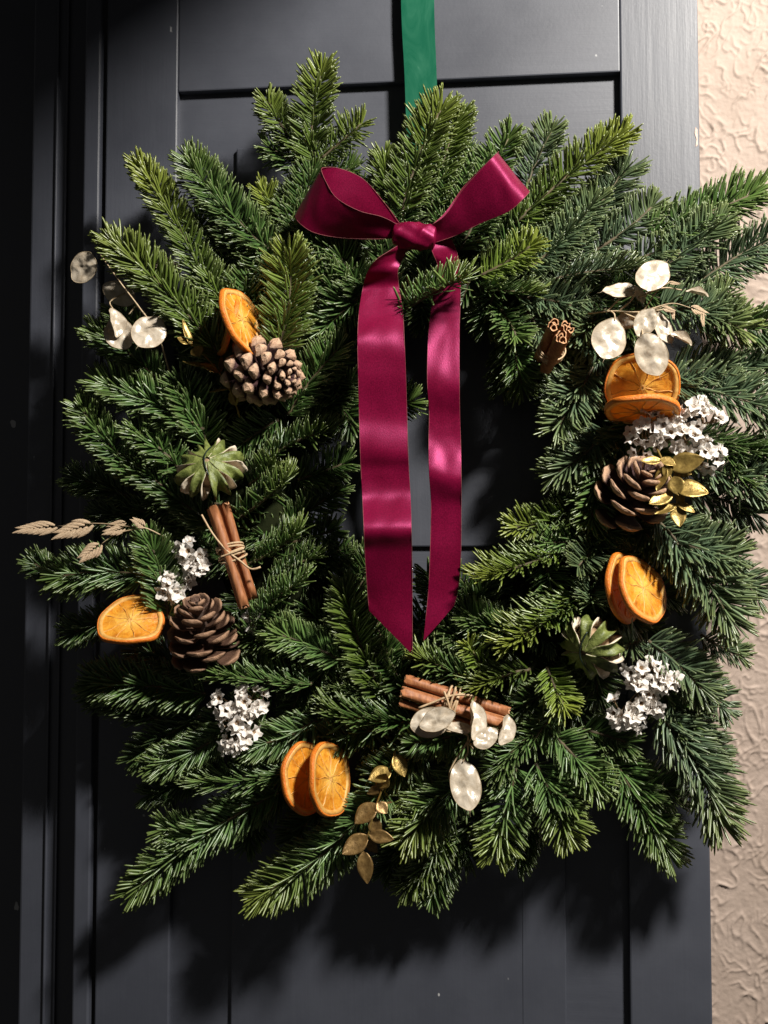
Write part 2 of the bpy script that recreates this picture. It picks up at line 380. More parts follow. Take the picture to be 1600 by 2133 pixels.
# ------------------------------------------------------------------ the fir wreath
HC = (925, 915); OC = (840, 1010)
wreath = thing('fir_wreath', at(880, 980, 30), 'large round wreath of fresh green fir sprigs hanging on the door', 'wreath')
WO = np.array(wreath.location)
TINT = {'d': (0.028, 0.060, 0.014), 'g': (0.042, 0.086, 0.021), 'o': (0.058, 0.094, 0.016), 'b': (0.062, 0.097, 0.054),  # b: light sheen on the right-hand needles put into a paler base colour
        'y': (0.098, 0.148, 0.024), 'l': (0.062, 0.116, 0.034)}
NU = {1: np.array([0.0, 0.34, 0.70, 0.93]), 0: np.array([0.0, 0.5, 0.92])}
NW = {1: np.array([0.55, 1.0, 1.08, 0.80]), 0: np.array([0.6, 1.05, 0.8])}
def shoot(B, T_, Ln, Nv, young, bnd, dens, q, topf=0.12):
    """geometry of one shoot from B to T_: twig tube, needle vertices, needle colours"""
    r = rng
    ax = T_-B; Lw = np.linalg.norm(ax)
    side = nrm(np.cross(ax, [0, -1, 0.2]))
    C = (B+T_)/2 + side*Lw*bnd + np.array([0, -1, 0])*Lw*r.uniform(-0.02, 0.06)
    t = np.linspace(0, 1, 14)[:, None]
    path = (1-t)**2*B+2*t*(1-t)*C+t*t*T_
    rad = np.linspace(0.0020, 0.0010, 14); rad[-3:] = (0.0013, 0.0017, 0.0006)
    tw = tube(path, rad, 6)
    n = int(max(50, Lw/MM*1.30*r.uniform(.88, 1.1)*dens))
    s = np.clip(np.linspace(0.0, 1.0, n)+r.uniform(-.5, .5, n)/n*1.2, 0, 1)
    s = 1-(1-s)**1.28
    s1 = s[:, None]
    p0 = (1-s1)**2*B+2*s1*(1-s1)*C+s1*s1*T_
    T = nrm(2*(1-s1)*(C-B)+2*s1*(T_-C))
    Nn = nrm(Nv-T*np.sum(T*Nv, 1, keepdims=True)); Bn = np.cross(T, Nn)
    kind = r.uniform(0, 1, n); sgn = np.where(r.uniform(0, 1, n) < 0.5, -1, 1)   # mostly to the two sides, some on top, few below
    row = np.where(r.uniform(0, 1, n) < 0.5, 60, 88)
    az = np.where(kind < 0.94-topf, sgn*np.radians(row+r.normal(0, 8, n)), np.where(kind < 0.94, np.radians(r.normal(0, 34, n)), sgn*np.radians(r.normal(118, 12, n))))
    tipz = np.clip((s-0.78)/0.22, 0, 1)
    alpha = np.radians(r.normal(r.uniform(63, 77), 5.5, n))*(1-0.55*tipz**1.5)
    top = np.abs(az) < np.radians(45)
    alpha = np.where(top, alpha*0.70, alpha)
    rad_ = np.cos(az)[:, None]*Nn+np.sin(az)[:, None]*Bn
    d0 = nrm(np.cos(alpha)[:, None]*T+np.sin(alpha)[:, None]*rad_)
    cT = r.normal(0.15, 0.09, n)*(1-0.5*tipz); cN = r.normal(0.22, 0.12, n)*np.where(top, 0.3, 1)
    bendv = 1.55*(cT[:, None]*T+cN[:, None]*Nn+r.normal(0, 0.05, (n, 3)))
    Lx = Ln*0.97*MM*r.normal(1.0, r.uniform(0.06, 0.12), n)*(1-0.24*tipz)*(0.82+0.18*np.clip(s/0.15, 0, 1))*np.where(top, 0.86, 1)
    Lx = np.clip(Lx, 0.004, None)[:, None]
    w0 = nrm(np.cross(d0, Nn)+1e-6)
    tw_ = r.normal(0, 0.32, n)[:, None]
    u_, wf = NU[q], NW[q]
    k = len(u_); nv = 4*k+1
    VV = np.empty((n, nv, 3)); CC = np.ones((n, nv, 4), np.float32)
    wid = (r.normal(r.uniform(0.00092, 0.00106), 0.00010, n)*(Ln/52.0)**0.3)[:, None]
    thk = wid*0.50
    rnd = np.clip(r.normal(0.5, 0.25, n), 0, 1)
    yg = np.clip(np.clip((s-0.40)/0.60, 0, 1)**1.3*min(1, young*1.35+0.06)+r.uniform(-.05, .05, n), 0, 1)
    for j, u in enumerate(u_):
        cpt = p0+Lx*(u*d0+u*u*0.5*bendv)
        dd = nrm(d0+u*bendv)
        w = nrm(w0-dd*np.sum(w0*dd, 1, keepdims=True)); h = np.cross(w, dd)
        w, h = w*np.cos(tw_)+h*np.sin(tw_), h*np.cos(tw_)-w*np.sin(tw_)
        VV[:, 4*j] = cpt+w*wid*wf[j]; VV[:, 4*j+1] = cpt+h*thk*wf[j]; VV[:, 4*j+2] = cpt-w*wid*wf[j]; VV[:, 4*j+3] = cpt-h*thk*wf[j]
        CC[:, 4*j:4*j+4, 1] = u
    VV[:, -1] = p0+Lx*(d0+0.5*bendv); CC[:, -1, 1] = 1
    CC[:, :, 0] = rnd[:, None]; CC[:, :, 2] = yg[:, None]
    return tw, VV, CC
def needle_mesh(VV, CC, q):
    n, nv = VV.shape[:2]; k = len(NU[q])
    qd = np.array([(4*j+c_, 4*j+(c_+1) % 4, 4*j+4+(c_+1) % 4, 4*j+4+c_) for j in range(k-1) for c_ in range(4)])
    tr = np.array([(4*(k-1)+c_, 4*(k-1)+(c_+1) % 4, nv-1) for c_ in range(4)])
    off = (np.arange(n)*nv)[:, None, None]
    Q = (qd[None]+off).reshape(-1, 4); R = (tr[None]+off).reshape(-1, 3)
    me = bpy.data.meshes.new('needles')
    me.vertices.add(n*nv); me.vertices.foreach_set('co', (VV-WO).astype(np.float32).ravel())
    li = np.concatenate([Q.ravel(), R.ravel()]).astype(np.int32)
    me.loops.add(len(li)); me.loops.foreach_set('vertex_index', li)
    ls = np.concatenate([np.arange(len(Q))*4, len(Q)*4+np.arange(len(R))*3]).astype(np.int32)
    me.polygons.add(len(ls)); me.polygons.foreach_set('loop_start', ls)
    me.update(calc_edges=True); me.polygons.foreach_set('use_smooth', np.ones(len(ls), bool))
    at_ = me.attributes.new('ncol', 'FLOAT_COLOR', 'POINT'); at_.data.foreach_set('color', CC.ravel())
    me.materials.append(M_NEEDLE)
    return me
DEEP = []
def sprig(tip, base, dt, db, Ln=52, tint='g', face='c', young=0.0, dens=1.0, q=1, deep=False):
    """one fir sprig; tip / base are photo pixels, dt / db their distance from the door in mm, Ln needle length in pixels"""
    r = rng
    B = at(base[0], base[1], db); T_ = at(tip[0], tip[1], dt)
    Lp = np.linalg.norm(T_-B); ax = nrm(T_-B)
    T_ = T_-ax*min(0.33*Ln*MM, 0.3*Lp)                      # needles reach past the end of the twig
    Nv = np.array([0.10, -1.0, 0.30]) if face == 'c' else (np.array([0.0, -0.40, 0.90]) if face == 'u' else np.array([0.1, -1.0, -0.2]))
    G = [shoot(B, T_, Ln, Nv, young, r.uniform(-.13, .13), dens, q, 0.30 if face == 'u' else 0.12)]
    if q == 1 and Lp/MM > 150:                              # side shoots of the same cut sprig
        for sd in (-1, 1):
            if r.uniform() < 0.10:
                u = r.uniform(0.22, 0.50); b0 = B+(T_-B)*u
                sv = nrm(np.cross(ax, [0, -1, 0.1]))*sd; an = math.radians(r.uniform(34, 50))
                Ls = min(max(0.42*Lp*r.uniform(.8, 1.1), 60*MM), 105*MM)
                G.append(shoot(b0, b0+(ax*math.cos(an)+sv*math.sin(an)+np.array([0, -1, 0])*r.uniform(-.15, .12))*Ls, Ln*0.88, Nv, young*0.8, r.uniform(-.1, .1)*1.0, 0.9, q))
    if deep: DEEP.extend(G); return
    tv, tf = merge(*[g[0] for g in G])
    tw = link('fir_sprig', mesh('fir_sprig', tv-WO, tf, M_TWIG), wreath)
    o = link('needles', needle_mesh(np.concatenate([g[1] for g in G]), np.concatenate([g[2] for g in G]), q), tw); o['kind'] = 'stuff'
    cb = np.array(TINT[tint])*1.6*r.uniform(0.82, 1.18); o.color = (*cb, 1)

SP = [
 # top spray with the dark stem
 ((672, 128), (655, 350), 78, 62, 54, 'o', 'c', .35), ((548, 198), (645, 330), 70, 64, 46, 'o', 'c', .25), ((765, 248), (660, 338), 74, 64, 46, 'o', 'c', .3),
 ((548, 300), (650, 372), 66, 60, 44, 'g', 'c', .1), ((748, 352), (660, 368), 68, 60, 42, 'g', 'c', .1), ((652, 345), (618, 540), 66, 62, 52, 'd', 'c', 0),
 ((600, 400), (640, 520), 60, 55, 46, 'd', 'c', 0),
 # upper left
 ((283, 332), (452, 650), 78, 86, 50, 'o', 'c', .85), ((382, 322), (565, 525), 72, 78, 56, 'g', 'c', .1), ((535, 388), (605, 490), 62, 66, 42, 'y', 'c', .75),
 ((398, 440), (490, 570), 60, 66, 46, 'g', 'c', 0), ((222, 492), (475, 765), 88, 104, 60, 'o', 'c', .35), ((455, 470), (600, 620), 66, 80, 52, 'd', 'c', 0),
 ((606, 512), (578, 730), 116, 96, 66, 'o', 'c', .45), ((188, 684), (335, 800), 62, 74, 50, 'g', 'c', .15), ((232, 640), (330, 720), 56, 66, 44, 'g', 'c', .1),
 ((193, 790), (425, 895), 78, 96, 56, 'g', 'c', .1), ((157, 835), (300, 1000), 76, 92, 50, 'g', 'c', .15), ((268, 950), (445, 1095), 90, 96, 48, 'g', 'c', 0),
 ((266, 885), (385, 990), 98, 100, 46, 'g', 'c', .1), ((372, 782), (432, 930), 92, 88, 60, 'g', 'c', 0), ((138, 992), (270, 1035), 38, 56, 46, 'd', 'c', 0),
 ((190, 1075), (330, 1060), 40, 56, 46, 'd', 'c', 0), ((520, 560), (500, 700), 84, 80, 54, 'g', 'c', 0), ((430, 560), (520, 720), 82, 90, 52, 'o', 'c', 0),
 # left
 ((58, 1168), (160, 1205), 40, 52, 42, 'd', 'c', 0), ((106, 1203), (300, 1200), 66, 88, 62, 'g', 'c', .1), ((306, 1105), (352, 1290), 98, 100, 56, 'g', 'c', 0),
 ((132, 1325), (240, 1285), 36, 50, 46, 'd', 'c', 0), ((178, 1418), (430, 1445), 62, 82, 62, 'g', 'c', 0), ((176, 1440), (330, 1500), 44, 60, 50, 'd', 'c', 0),
 ((280, 1350), (420, 1400), 60, 80, 48, 'd', 'c', 0),
 # lower left
 ((308, 1602), (480, 1515), 66, 84, 52, 'l', 'c', .1), ((272, 1590), (420, 1490), 42, 60, 50, 'd', 'c', 0), ((300, 1660), (430, 1600), 40, 56, 44, 'd', 'c', 0),
 ((392, 1628), (630, 1600), 84, 94, 56, 'l', 'u', .15), ((264, 1868), (580, 1650), 72, 82, 58, 'l', 'c', .2), ((524, 1878), (800, 1640), 84, 92, 62, 'l', 'c', .5),
 ((416, 1398), (650, 1425), 104, 100, 54, 'l', 'u', .15), ((500, 1560), (660, 1500), 84, 92, 52, 'l', 'c', 0), ((430, 1520), (560, 1470), 74, 88, 50, 'g', 'c', 0),
 ((420, 1720), (600, 1640), 50, 64, 50, 'd', 'c', 0), ((600, 1760), (700, 1640), 52, 66, 50, 'd', 'c', 0), ((700, 1800), (760, 1650), 44, 60, 46, 'd', 'c', 0),
 # left inner
 ((640, 1198), (505, 1330), 112, 84, 60, 'l', 'u', .1), ((672, 1152), (560, 1215), 88, 80, 52, 'g', 'u', .1), ((634, 1098), (515, 1175), 104, 86, 56, 'g', 'u', .2),
 ((612, 985), (490, 1085), 118, 88, 62, 'g', 'u', .25), ((580, 960), (520, 1010), 108, 84, 46, 'g', 'c', .2), ((702, 888), (545, 965), 104, 86, 60, 'g', 'u', .2),
 ((722, 708), (600, 865), 92, 86, 54, 'g', 'c', 0), ((742, 905), (690, 790), 62, 70, 52, 'd', 'c', 0), ((716, 1010), (600, 1095), 50, 62, 50, 'd', 'c', 0),
 ((726, 1140), (640, 1175), 52, 62, 44, 'd', 'c', 0), ((652, 705), (770, 600), 76, 84, 54, 'g', 'c', 0), ((735, 960), (620, 1000), 54, 66, 50, 'd', 'c', 0),
 ((872, 835), (770, 850), 46, 56, 48, 'g', 'c', .1), ((710, 1100), (610, 1130), 56, 68, 46, 'd', 'c', 0), ((740, 790), (650, 880), 56, 70, 52, 'd', 'c', 0),
 ((712, 1212), (800, 1450), 112, 82, 60, 'o', 'c', .0), ((556, 1312), (710, 1375), 104, 92, 50, 'l', 'c', .15), ((790, 1330), (860, 1450), 86, 78, 52, 'd', 'c', 0),
 ((640, 1270), (720, 1340), 70, 70, 50, 'd', 'c', 0), ((690, 1440), (800, 1430), 84, 78, 50, 'd', 'u', 0), ((775, 1240), (800, 1360), 70, 70, 52, 'g', 'c', .1),
 ((540, 1250), (600, 1360), 80, 80, 50, 'g', 'c', 0),
 # bottom
 ((668, 1478), (860, 1500), 114, 96, 66, 'g', 'u', .15), ((856, 1362), (992, 1425), 104, 96, 54, 'l', 'u', .5), ((842, 1548), (945, 1530), 96, 90, 46, 'l', 'c', .1),
 ((832, 1762), (990, 1600), 96, 90, 62, 'l', 'c', .55), ((836, 1862), (930, 1720), 56, 64, 50, 'o', 'c', .1), ((892, 1884), (960, 1740), 50, 58, 46, 'g', 'c', 0),
 ((1028, 1792), (1075, 1600), 84, 88, 60, 'l', 'c', .55), ((1070, 1805), (1120, 1700), 48, 58, 46, 'd', 'c', 0), ((1192, 1757), (1115, 1590), 92, 92, 60, 'l', 'c', .55),
 ((1258, 1652), (1150, 1530), 98, 94, 56, 'l', 'c', .2), ((1402, 1792), (1260, 1550), 66, 80, 62, 'g', 'c', .15), ((1512, 1732), (1375, 1490), 86, 96, 70, 'b', 'c', .3),
 ((1322, 1552), (1215, 1520), 78, 80, 50, 'd', 'c', 0), ((1022, 1622), (1110, 1530), 98, 90, 52, 'l', 'u', .1), ((770, 1620), (880, 1560), 78, 86, 50, 'g', 'c', 0),
 ((800, 1830), (860, 1690), 46, 58, 46, 'd', 'c', 0), ((640, 1560), (780, 1520), 84, 88, 50, 'g', 'c', 0), ((960, 1800), (1010, 1680), 54, 64, 48, 'd', 'c', 0),
 ((920, 1560), (1010, 1500), 88, 84, 50, 'l', 'c', 0), ((1330, 1640), (1240, 1560), 60, 72, 52, 'd', 'c', 0),
 # lower right inner
 ((986, 1205), (1160, 1150), 116, 86, 54, 'y', 'u', .75), ((1040, 1352), (1200, 1240), 122, 90, 60, 'y', 'u', .7), ((968, 1334), (1010, 1390), 104, 92, 40, 'y', 'c', .9),
 ((972, 1442), (1105, 1395), 118, 96, 54, 'o', 'u', .65), ((1182, 1488), (1140, 1390), 118, 92, 46, 'y', 'c', .75), ((1196, 1190), (1250, 1120), 112, 70, 50, 'b', 'c', .1),
 ((1232, 1262), (1236, 1210), 124, 74, 46, 'b', 'c', .1), ((884, 1180), (925, 1270), 60, 66, 46, 'g', 'c', 0), ((958, 1276), (1060, 1310), 82, 84, 52, 'g', 'c', .1),
 ((1000, 1300), (1100, 1330), 92, 86, 50, 'g', 'u', 0), ((1080, 1480), (1150, 1430), 84, 80, 48, 'd', 'c', 0), ((920, 1310), (1000, 1350), 74, 80, 46, 'g', 'c', 0),
 ((1052, 1102), (1210, 1065), 72, 72, 46, 'o', 'c', .6), ((1100, 1130), (1230, 1120), 78, 76, 46, 'l', 'c', .1), ((1130, 1300), (1230, 1230), 96, 84, 54, 'l', 'u', .1),
 ((1290, 1200), (1220, 1140), 84, 78, 48, 'd', 'c', 0), ((1330, 1310), (1260, 1240), 80, 76, 50, 'd', 'c', 0), ((1100, 1560), (1170, 1480), 84, 84, 48, 'l', 'c', .1),
 # right
 ((1478, 1452), (1350, 1335), 92, 96, 60, 'b', 'c', .1), ((1300, 1345), (1335, 1330), 116, 84, 48, 'b', 'c', .1), ((1522, 1490), (1420, 1395), 60, 76, 48, 'b', 'c', 0),
 ((1536, 1312), (1365, 1080), 104, 98, 74, 'b', 'c', .15), ((1592, 1252), (1480, 1175), 64, 78, 52, 'b', 'c', .1), ((1556, 1372), (1460, 1322), 58, 70, 38, 'b', 'c', .2),
 ((1548, 1162), (1385, 1085), 66, 80, 60, 'b', 'c', 0), ((1590, 1074), (1430, 1020), 70, 84, 56, 'b', 'd', 0), ((1660, 1020), (1430, 955), 80, 96, 60, 'b', 'c', 0),
 ((1650, 965), (1430, 905), 92, 98, 58, 'l', 'u', .1), ((1660, 880), (1395, 800), 86, 98, 62, 'b', 'c', .1), ((1528, 762), (1395, 775), 78, 90, 52, 'b', 'c', .05),
 ((1562, 690), (1370, 640), 104, 96, 60, 'b', 'c', .35), ((1660, 690), (1460, 665), 66, 80, 56, 'd', 'd', 0), ((1650, 790), (1480, 760), 56, 70, 52, 'b', 'c', 0),
 ((1500, 1600), (1400, 1440), 62, 80, 56, 'b', 'c', 0), ((1420, 1560), (1360, 1400), 80, 84, 54, 'g', 'c', 0), ((1440, 1180), (1330, 1090), 76, 80, 56, 'd', 'c', 0),
 # upper right
 ((928, 208), (838, 440), 86, 82, 60, 'o', 'c', .35), ((962, 222), (896, 430), 74, 74, 52, 'o', 'c', .2), ((796, 318), (838, 450), 72, 74, 52, 'o', 'c', .2),
 ((1068, 268), (1000, 430), 66, 72, 50, 'g', 'c', .1), ((1156, 256), (1098, 385), 62, 70, 46, 'b', 'c', .2), ((1310, 272), (1075, 465), 92, 90, 54, 'o', 'c', .7),
 ((1318, 335), (1225, 480), 60, 70, 58, 'b', 'c', .1), ((1374, 418), (1235, 525), 74, 80, 52, 'b', 'c', .15), ((1592, 396), (1350, 492), 72, 84, 56, 'g', 'c', .1),
 ((1512, 455), (1365, 570), 90, 88, 60, 'b', 'c', .15), ((1660, 478), (1435, 610), 66, 82, 60, 'b', 'd', 0), ((1252, 402), (1135, 525), 84, 84, 52, 'b', 'c', .15),
 ((1124, 502), (1000, 575), 106, 90, 50, 'y', 'c', .55), ((1130, 612), (995, 595), 100, 88, 50, 'l', 'u', .3), ((1332, 556), (1155, 582), 106, 90, 56, 'b', 'u', .15),
 ((1396, 516), (1320, 545), 92, 88, 44, 'b', 'c', .2), ((1220, 645), (1080, 620), 84, 84, 52, 'b', 'c', 0), ((1210, 460), (1100, 560), 86, 84, 52, 'b', 'c', .1),
 ((1040, 400), (960, 520), 76, 78, 52, 'g', 'c', 0), ((1000, 330), (960, 470), 68, 72, 50, 'g', 'c', 0), ((1160, 400), (1050, 510), 74, 78, 52, 'g', 'c', 0),
 ((1090, 822), (1068, 690), 66, 78, 50, 'g', 'c', .2), ((1044, 822), (1052, 700), 52, 66, 44, 'd', 'c', 0), ((1082, 712), (1040, 640), 108, 74, 52, 'l', 'c', .1),
 ((1010, 700), (1030, 610), 66, 74, 48, 'd', 'c', 0), ((1160, 740), (1090, 640), 78, 76, 50, 'b', 'c', 0), ((1152, 908), (1235, 765), 92, 84, 58, 'b', 'c', .2),
 ((1142, 1000), (1265, 895), 86, 84, 56, 'b', 'c', .15), ((1228, 1102), (1245, 950), 90, 86, 54, 'l', 'c', .15), ((1270, 770), (1190, 660), 84, 80, 50, 'b', 'c', 0),
 ((1260, 960), (1330, 860), 84, 84, 54, 'd', 'c', 0), ((1160, 1060), (1270, 1010), 70, 76, 50, 'd', 'c', 0), ((1210, 700), (1270, 640), 100, 76, 46, 'b', 'c', .1),
 ((1330, 700), (1230, 620), 74, 78, 50, 'd', 'c', 0), ((1420, 640), (1300, 600), 76, 80, 50, 'd', 'c', 0),
 # across the ribbon and around the bow
 ((980, 572), (838, 650), 172, 118, 60, 'l', 'u', .3), ((640, 560), (720, 640), 84, 80, 54, 'g', 'c', 0), ((700, 520), (760, 620), 78, 78, 52, 'd', 'c', 0),
 ((800, 560), (830, 690), 82, 76, 50, 'd', 'c', 0), ((760, 440), (800, 560), 72, 72, 50, 'd', 'c', 0), ((880, 520), (910, 640), 72, 72, 50, 'd', 'c', 0),
 ((960, 640), (990, 560), 70, 74, 46, 'd', 'c', 0), ((880, 690), (880, 600), 70, 76, 46, 'd', 'c', 0), ((790, 740), (770, 640), 62, 72, 48, 'd', 'c', 0),
]
for s_ in SP:
    sprig(s_[0], s_[1], s_[2], s_[3], s_[4], s_[5], s_[6], s_[7])

# deep filler sprigs round the ring, behind the ones seen clearly
def hole_pt(a): return np.array([HC[0]+195*math.cos(a), HC[1]+255*math.sin(a)])
def rim_pt(a): return np.array([OC[0]+600*math.cos(a), OC[1]+680*math.sin(a)])
for k in range(96):
    a = 2*PI*k/96+rng.uniform(-.03, .03)
    h, o = hole_pt(a), rim_pt(a)
    b_ = h+(o-h)*rng.uniform(0.30, 0.62)
    inward = k % 4 == 0
    t_ = (h+(o-h)*rng.uniform(0.04, 0.12)) if inward else b_+(o-h)/np.linalg.norm(o-h)*rng.uniform(130, 220)
    perp = np.array([-(o-h)[1], (o-h)[0]])/np.linalg.norm(o-h)
    t_ = t_+perp*rng.uniform(-110, 110)
    if not inward:
        dv = t_-np.array(OC); e = math.hypot(dv[0]/640, dv[1]/720)
        if e > 1: t_ = np.array(OC)+dv/e
    dd = rng.uniform(30, 58)
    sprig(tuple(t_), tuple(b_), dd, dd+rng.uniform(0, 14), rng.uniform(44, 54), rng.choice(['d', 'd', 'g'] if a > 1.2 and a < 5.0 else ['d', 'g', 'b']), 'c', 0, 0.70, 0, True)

for k in range(84):
    a = 2*PI*k/84+rng.uniform(-.04, .04); h, o = hole_pt(a), rim_pt(a)
    b_ = h+(o-h)*rng.uniform(0.22, 0.60); ta = a+rng.uniform(-1.2, 1.2)
    t_ = b_+np.array([math.cos(ta), math.sin(ta)])*rng.uniform(110, 160)
    dd = rng.uniform(62, 82)
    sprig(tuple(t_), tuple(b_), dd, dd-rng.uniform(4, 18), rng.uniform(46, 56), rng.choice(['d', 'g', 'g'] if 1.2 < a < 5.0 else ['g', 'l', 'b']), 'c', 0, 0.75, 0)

tv, tf = merge(*[g[0] for g in DEEP])
o = link('under_sprigs', mesh('under_sprigs', tv-WO, tf, M_TWIG), wreath); o['kind'] = 'stuff'
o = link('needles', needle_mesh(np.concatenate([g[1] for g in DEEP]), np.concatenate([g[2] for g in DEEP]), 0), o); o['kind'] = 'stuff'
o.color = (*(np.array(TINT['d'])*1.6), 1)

# the bound ring the sprigs are wired to
rv = []; rf = []
NA, NB = 72, 12
for i in range(NA):
    a = 2*PI*i/NA; h, o = hole_pt(a), rim_pt(a); mid = h+(o-h)*0.44
    c = at(mid[0], mid[1], 40); pr = nrm(at(*(h+(o-h)*0.6), 40)-c)
    for k in range(NB):
        t = 2*PI*k/NB; rr = 1+0.12*math.sin(5*a+3*t)+rng.uniform(-.05, .05)
        rv.append(c+pr*0.046*rr*math.cos(t)+np.array([0, -1, 0])*0.026*rr*math.sin(t))
for i in range(NA):
    for k in range(NB): rf.append((i*NB+k, i*NB+(k+1) % NB, ((i+1) % NA)*NB+(k+1) % NB, ((i+1) % NA)*NB+k))
part('moss_ring', rv, rf, M_CORE, wreath)

# ------------------------------------------------------------------ satin bow
def ruled(st, nu, nv=9, curl=0.0):
    A = catmull([at(s[0], s[1], s[2]) for s in st], nu); B = catmull([at(s[3], s[4], s[5]) for s in st], nu)
    gi, gj = np.meshgrid(np.arange(nu), np.arange(nv), indexing='ij'); sd = st[0][0]*0.37+st[1][1]*0.11
    wr = 0.0016*perlin(gi*0.075+sd, gj/(nv-1)*1.3+sd+gi*0.03)+0.0007*perlin(gi*0.21+3*sd, gj/(nv-1)*2.6+gi*0.08)
    v = []
    for i in range(nu):
        t = nrm((A+B)[min(i+1, nu-1)]-(A+B)[max(i-1, 0)]); nn = nrm(np.cross(t, B[i]-A[i]))
        w = np.linalg.norm(B[i]-A[i])
        for j in range(nv):
            u = j/(nv-1); v.append(A[i]*(1-u)+B[i]*u+nn*(curl*w*4*u*(1-u)+wr[i, j]))
    f = [(i*nv+j, i*nv+j+1, i*nv+nv+j+1, i*nv+nv+j) for i in range(nu-1) for j in range(nv-1)]
    return np.array(v), f, A, B
bow = thing('ribbon_bow', at(862, 495, 120), 'burgundy satin ribbon bow with two long tails in the middle of the wreath', 'ribbon bow')
def ribbon_part(name, st, nu, curl=0.0):
    v, f, A, B = ruled(st, nu, 17, curl)
    o = part(name, v, f, M_RIBBON, bow)
    for E in (A, B):
        tv, tf = tube(E, 0.00022, 5)
        part('selvedge', tv, tf, M_SELV, o, bow.location)
    return o
ribbon_part('bow_loop', [
 (836, 472, 154, 826, 496, 146), (797, 452, 168, 772, 498, 148), (748, 439, 182, 706, 495, 156), (702, 413, 184, 656, 485, 160), (681, 382, 176, 629, 469, 156),
 (670, 356, 158, 616, 453, 142), (676, 349, 140, 622, 444, 128), (708, 351, 124, 652, 452, 116), (758, 374, 116, 712, 468, 110), (803, 425, 122, 778, 482, 118), (836, 470, 136, 832, 494, 134)], 60)
ribbon_part('bow_loop', [
 (890, 474, 154, 905, 506, 146), (928, 448, 166, 950, 490, 150), (962, 398, 178, 1004, 464, 160), (1000, 355, 188, 1060, 440, 172), (1026, 328, 190, 1090, 414, 176),
 (1039, 316, 172, 1103, 399, 158), (1024, 329, 144, 1082, 415, 132), (968, 386, 122, 1010, 456, 116), (928, 442, 122, 950, 482, 120), (894, 474, 134, 908, 500, 132)], 70)
# knot: a short gathered sleeve with slanting creases
kv = []; kn, km = 40, 44
c0, c1 = at(818, 488, 152), at(908, 496, 150)
axk = nrm(c1-c0); upk = nrm(np.array([0, 0, 1.0])-axk*axk[2]); ouk = np.cross(axk, upk); ouk = ouk if ouk[1] < 0 else -ouk
for i in range(kn):
    u = i/(kn-1); env = 0.70+0.30*math.sin(PI*u)**0.6
    if u < 0.02 or u > 0.98: env *= 0.75
    for j in range(km):
        t = 2*PI*j/km
        cr = 1+0.16*(1-abs(math.sin(1.5*t+6.0*u+0.5*math.sin(3*u*PI)))**0.7)-0.08+0.05*math.sin(5*t-9*u+1)
        kv.append(c0+(c1-c0)*u+upk*math.cos(t)*0.0125*env*cr+ouk*math.sin(t)*0.0115*env*cr)
kf = [(i*km+j, i*km+(j+1) % km, (i+1)*km+(j+1) % km, (i+1)*km+j) for i in range(kn-1) for j in range(km)]
kf += [tuple(range(km))[::-1], tuple((kn-1)*km+j for j in range(km))]
part('knot', kv, kf, M_RIBBON, bow)
ribbon_part('tail', [
 (838, 506, 150, 858, 512, 140), (812, 522, 164, 850, 522, 136), (784, 541, 168, 840, 538, 138), (766, 566, 156, 829, 562, 144), (756, 600, 138, 831, 597, 132),
 (748, 650, 154, 839, 650, 144), (745, 706, 176, 842, 704, 164), (746, 770, 174, 845, 775, 161), (748, 860, 162, 848, 870, 149), (750, 930, 166, 850, 940, 153),
 (752, 980, 156, 852, 984, 143), (755, 1035, 154, 855, 1035, 142), (758, 1102, 182, 857, 1100, 169), (760, 1150, 164, 858, 1150, 152), (765, 1225, 142, 859, 1258, 132), (769, 1272, 134, 859, 1364, 128)], 130)
ribbon_part('tail', [
 (890, 500, 148, 940, 498, 136), (902, 528, 146, 952, 526, 130), (912, 560, 132, 959, 566, 122), (902, 620, 124, 959, 625, 116), (893, 690, 124, 957, 690, 117),
 (890, 785, 136, 957, 800, 130), (894, 860, 124, 958, 870, 118), (893, 920, 124, 960, 930, 119), (894, 985, 134, 961, 1000, 128), (898, 1050, 118, 961, 1060, 113),
 (896, 1150, 112, 960, 1160, 108), (892, 1235, 106, 955, 1225, 102), (882, 1335, 104, 946, 1262, 100)], 120)

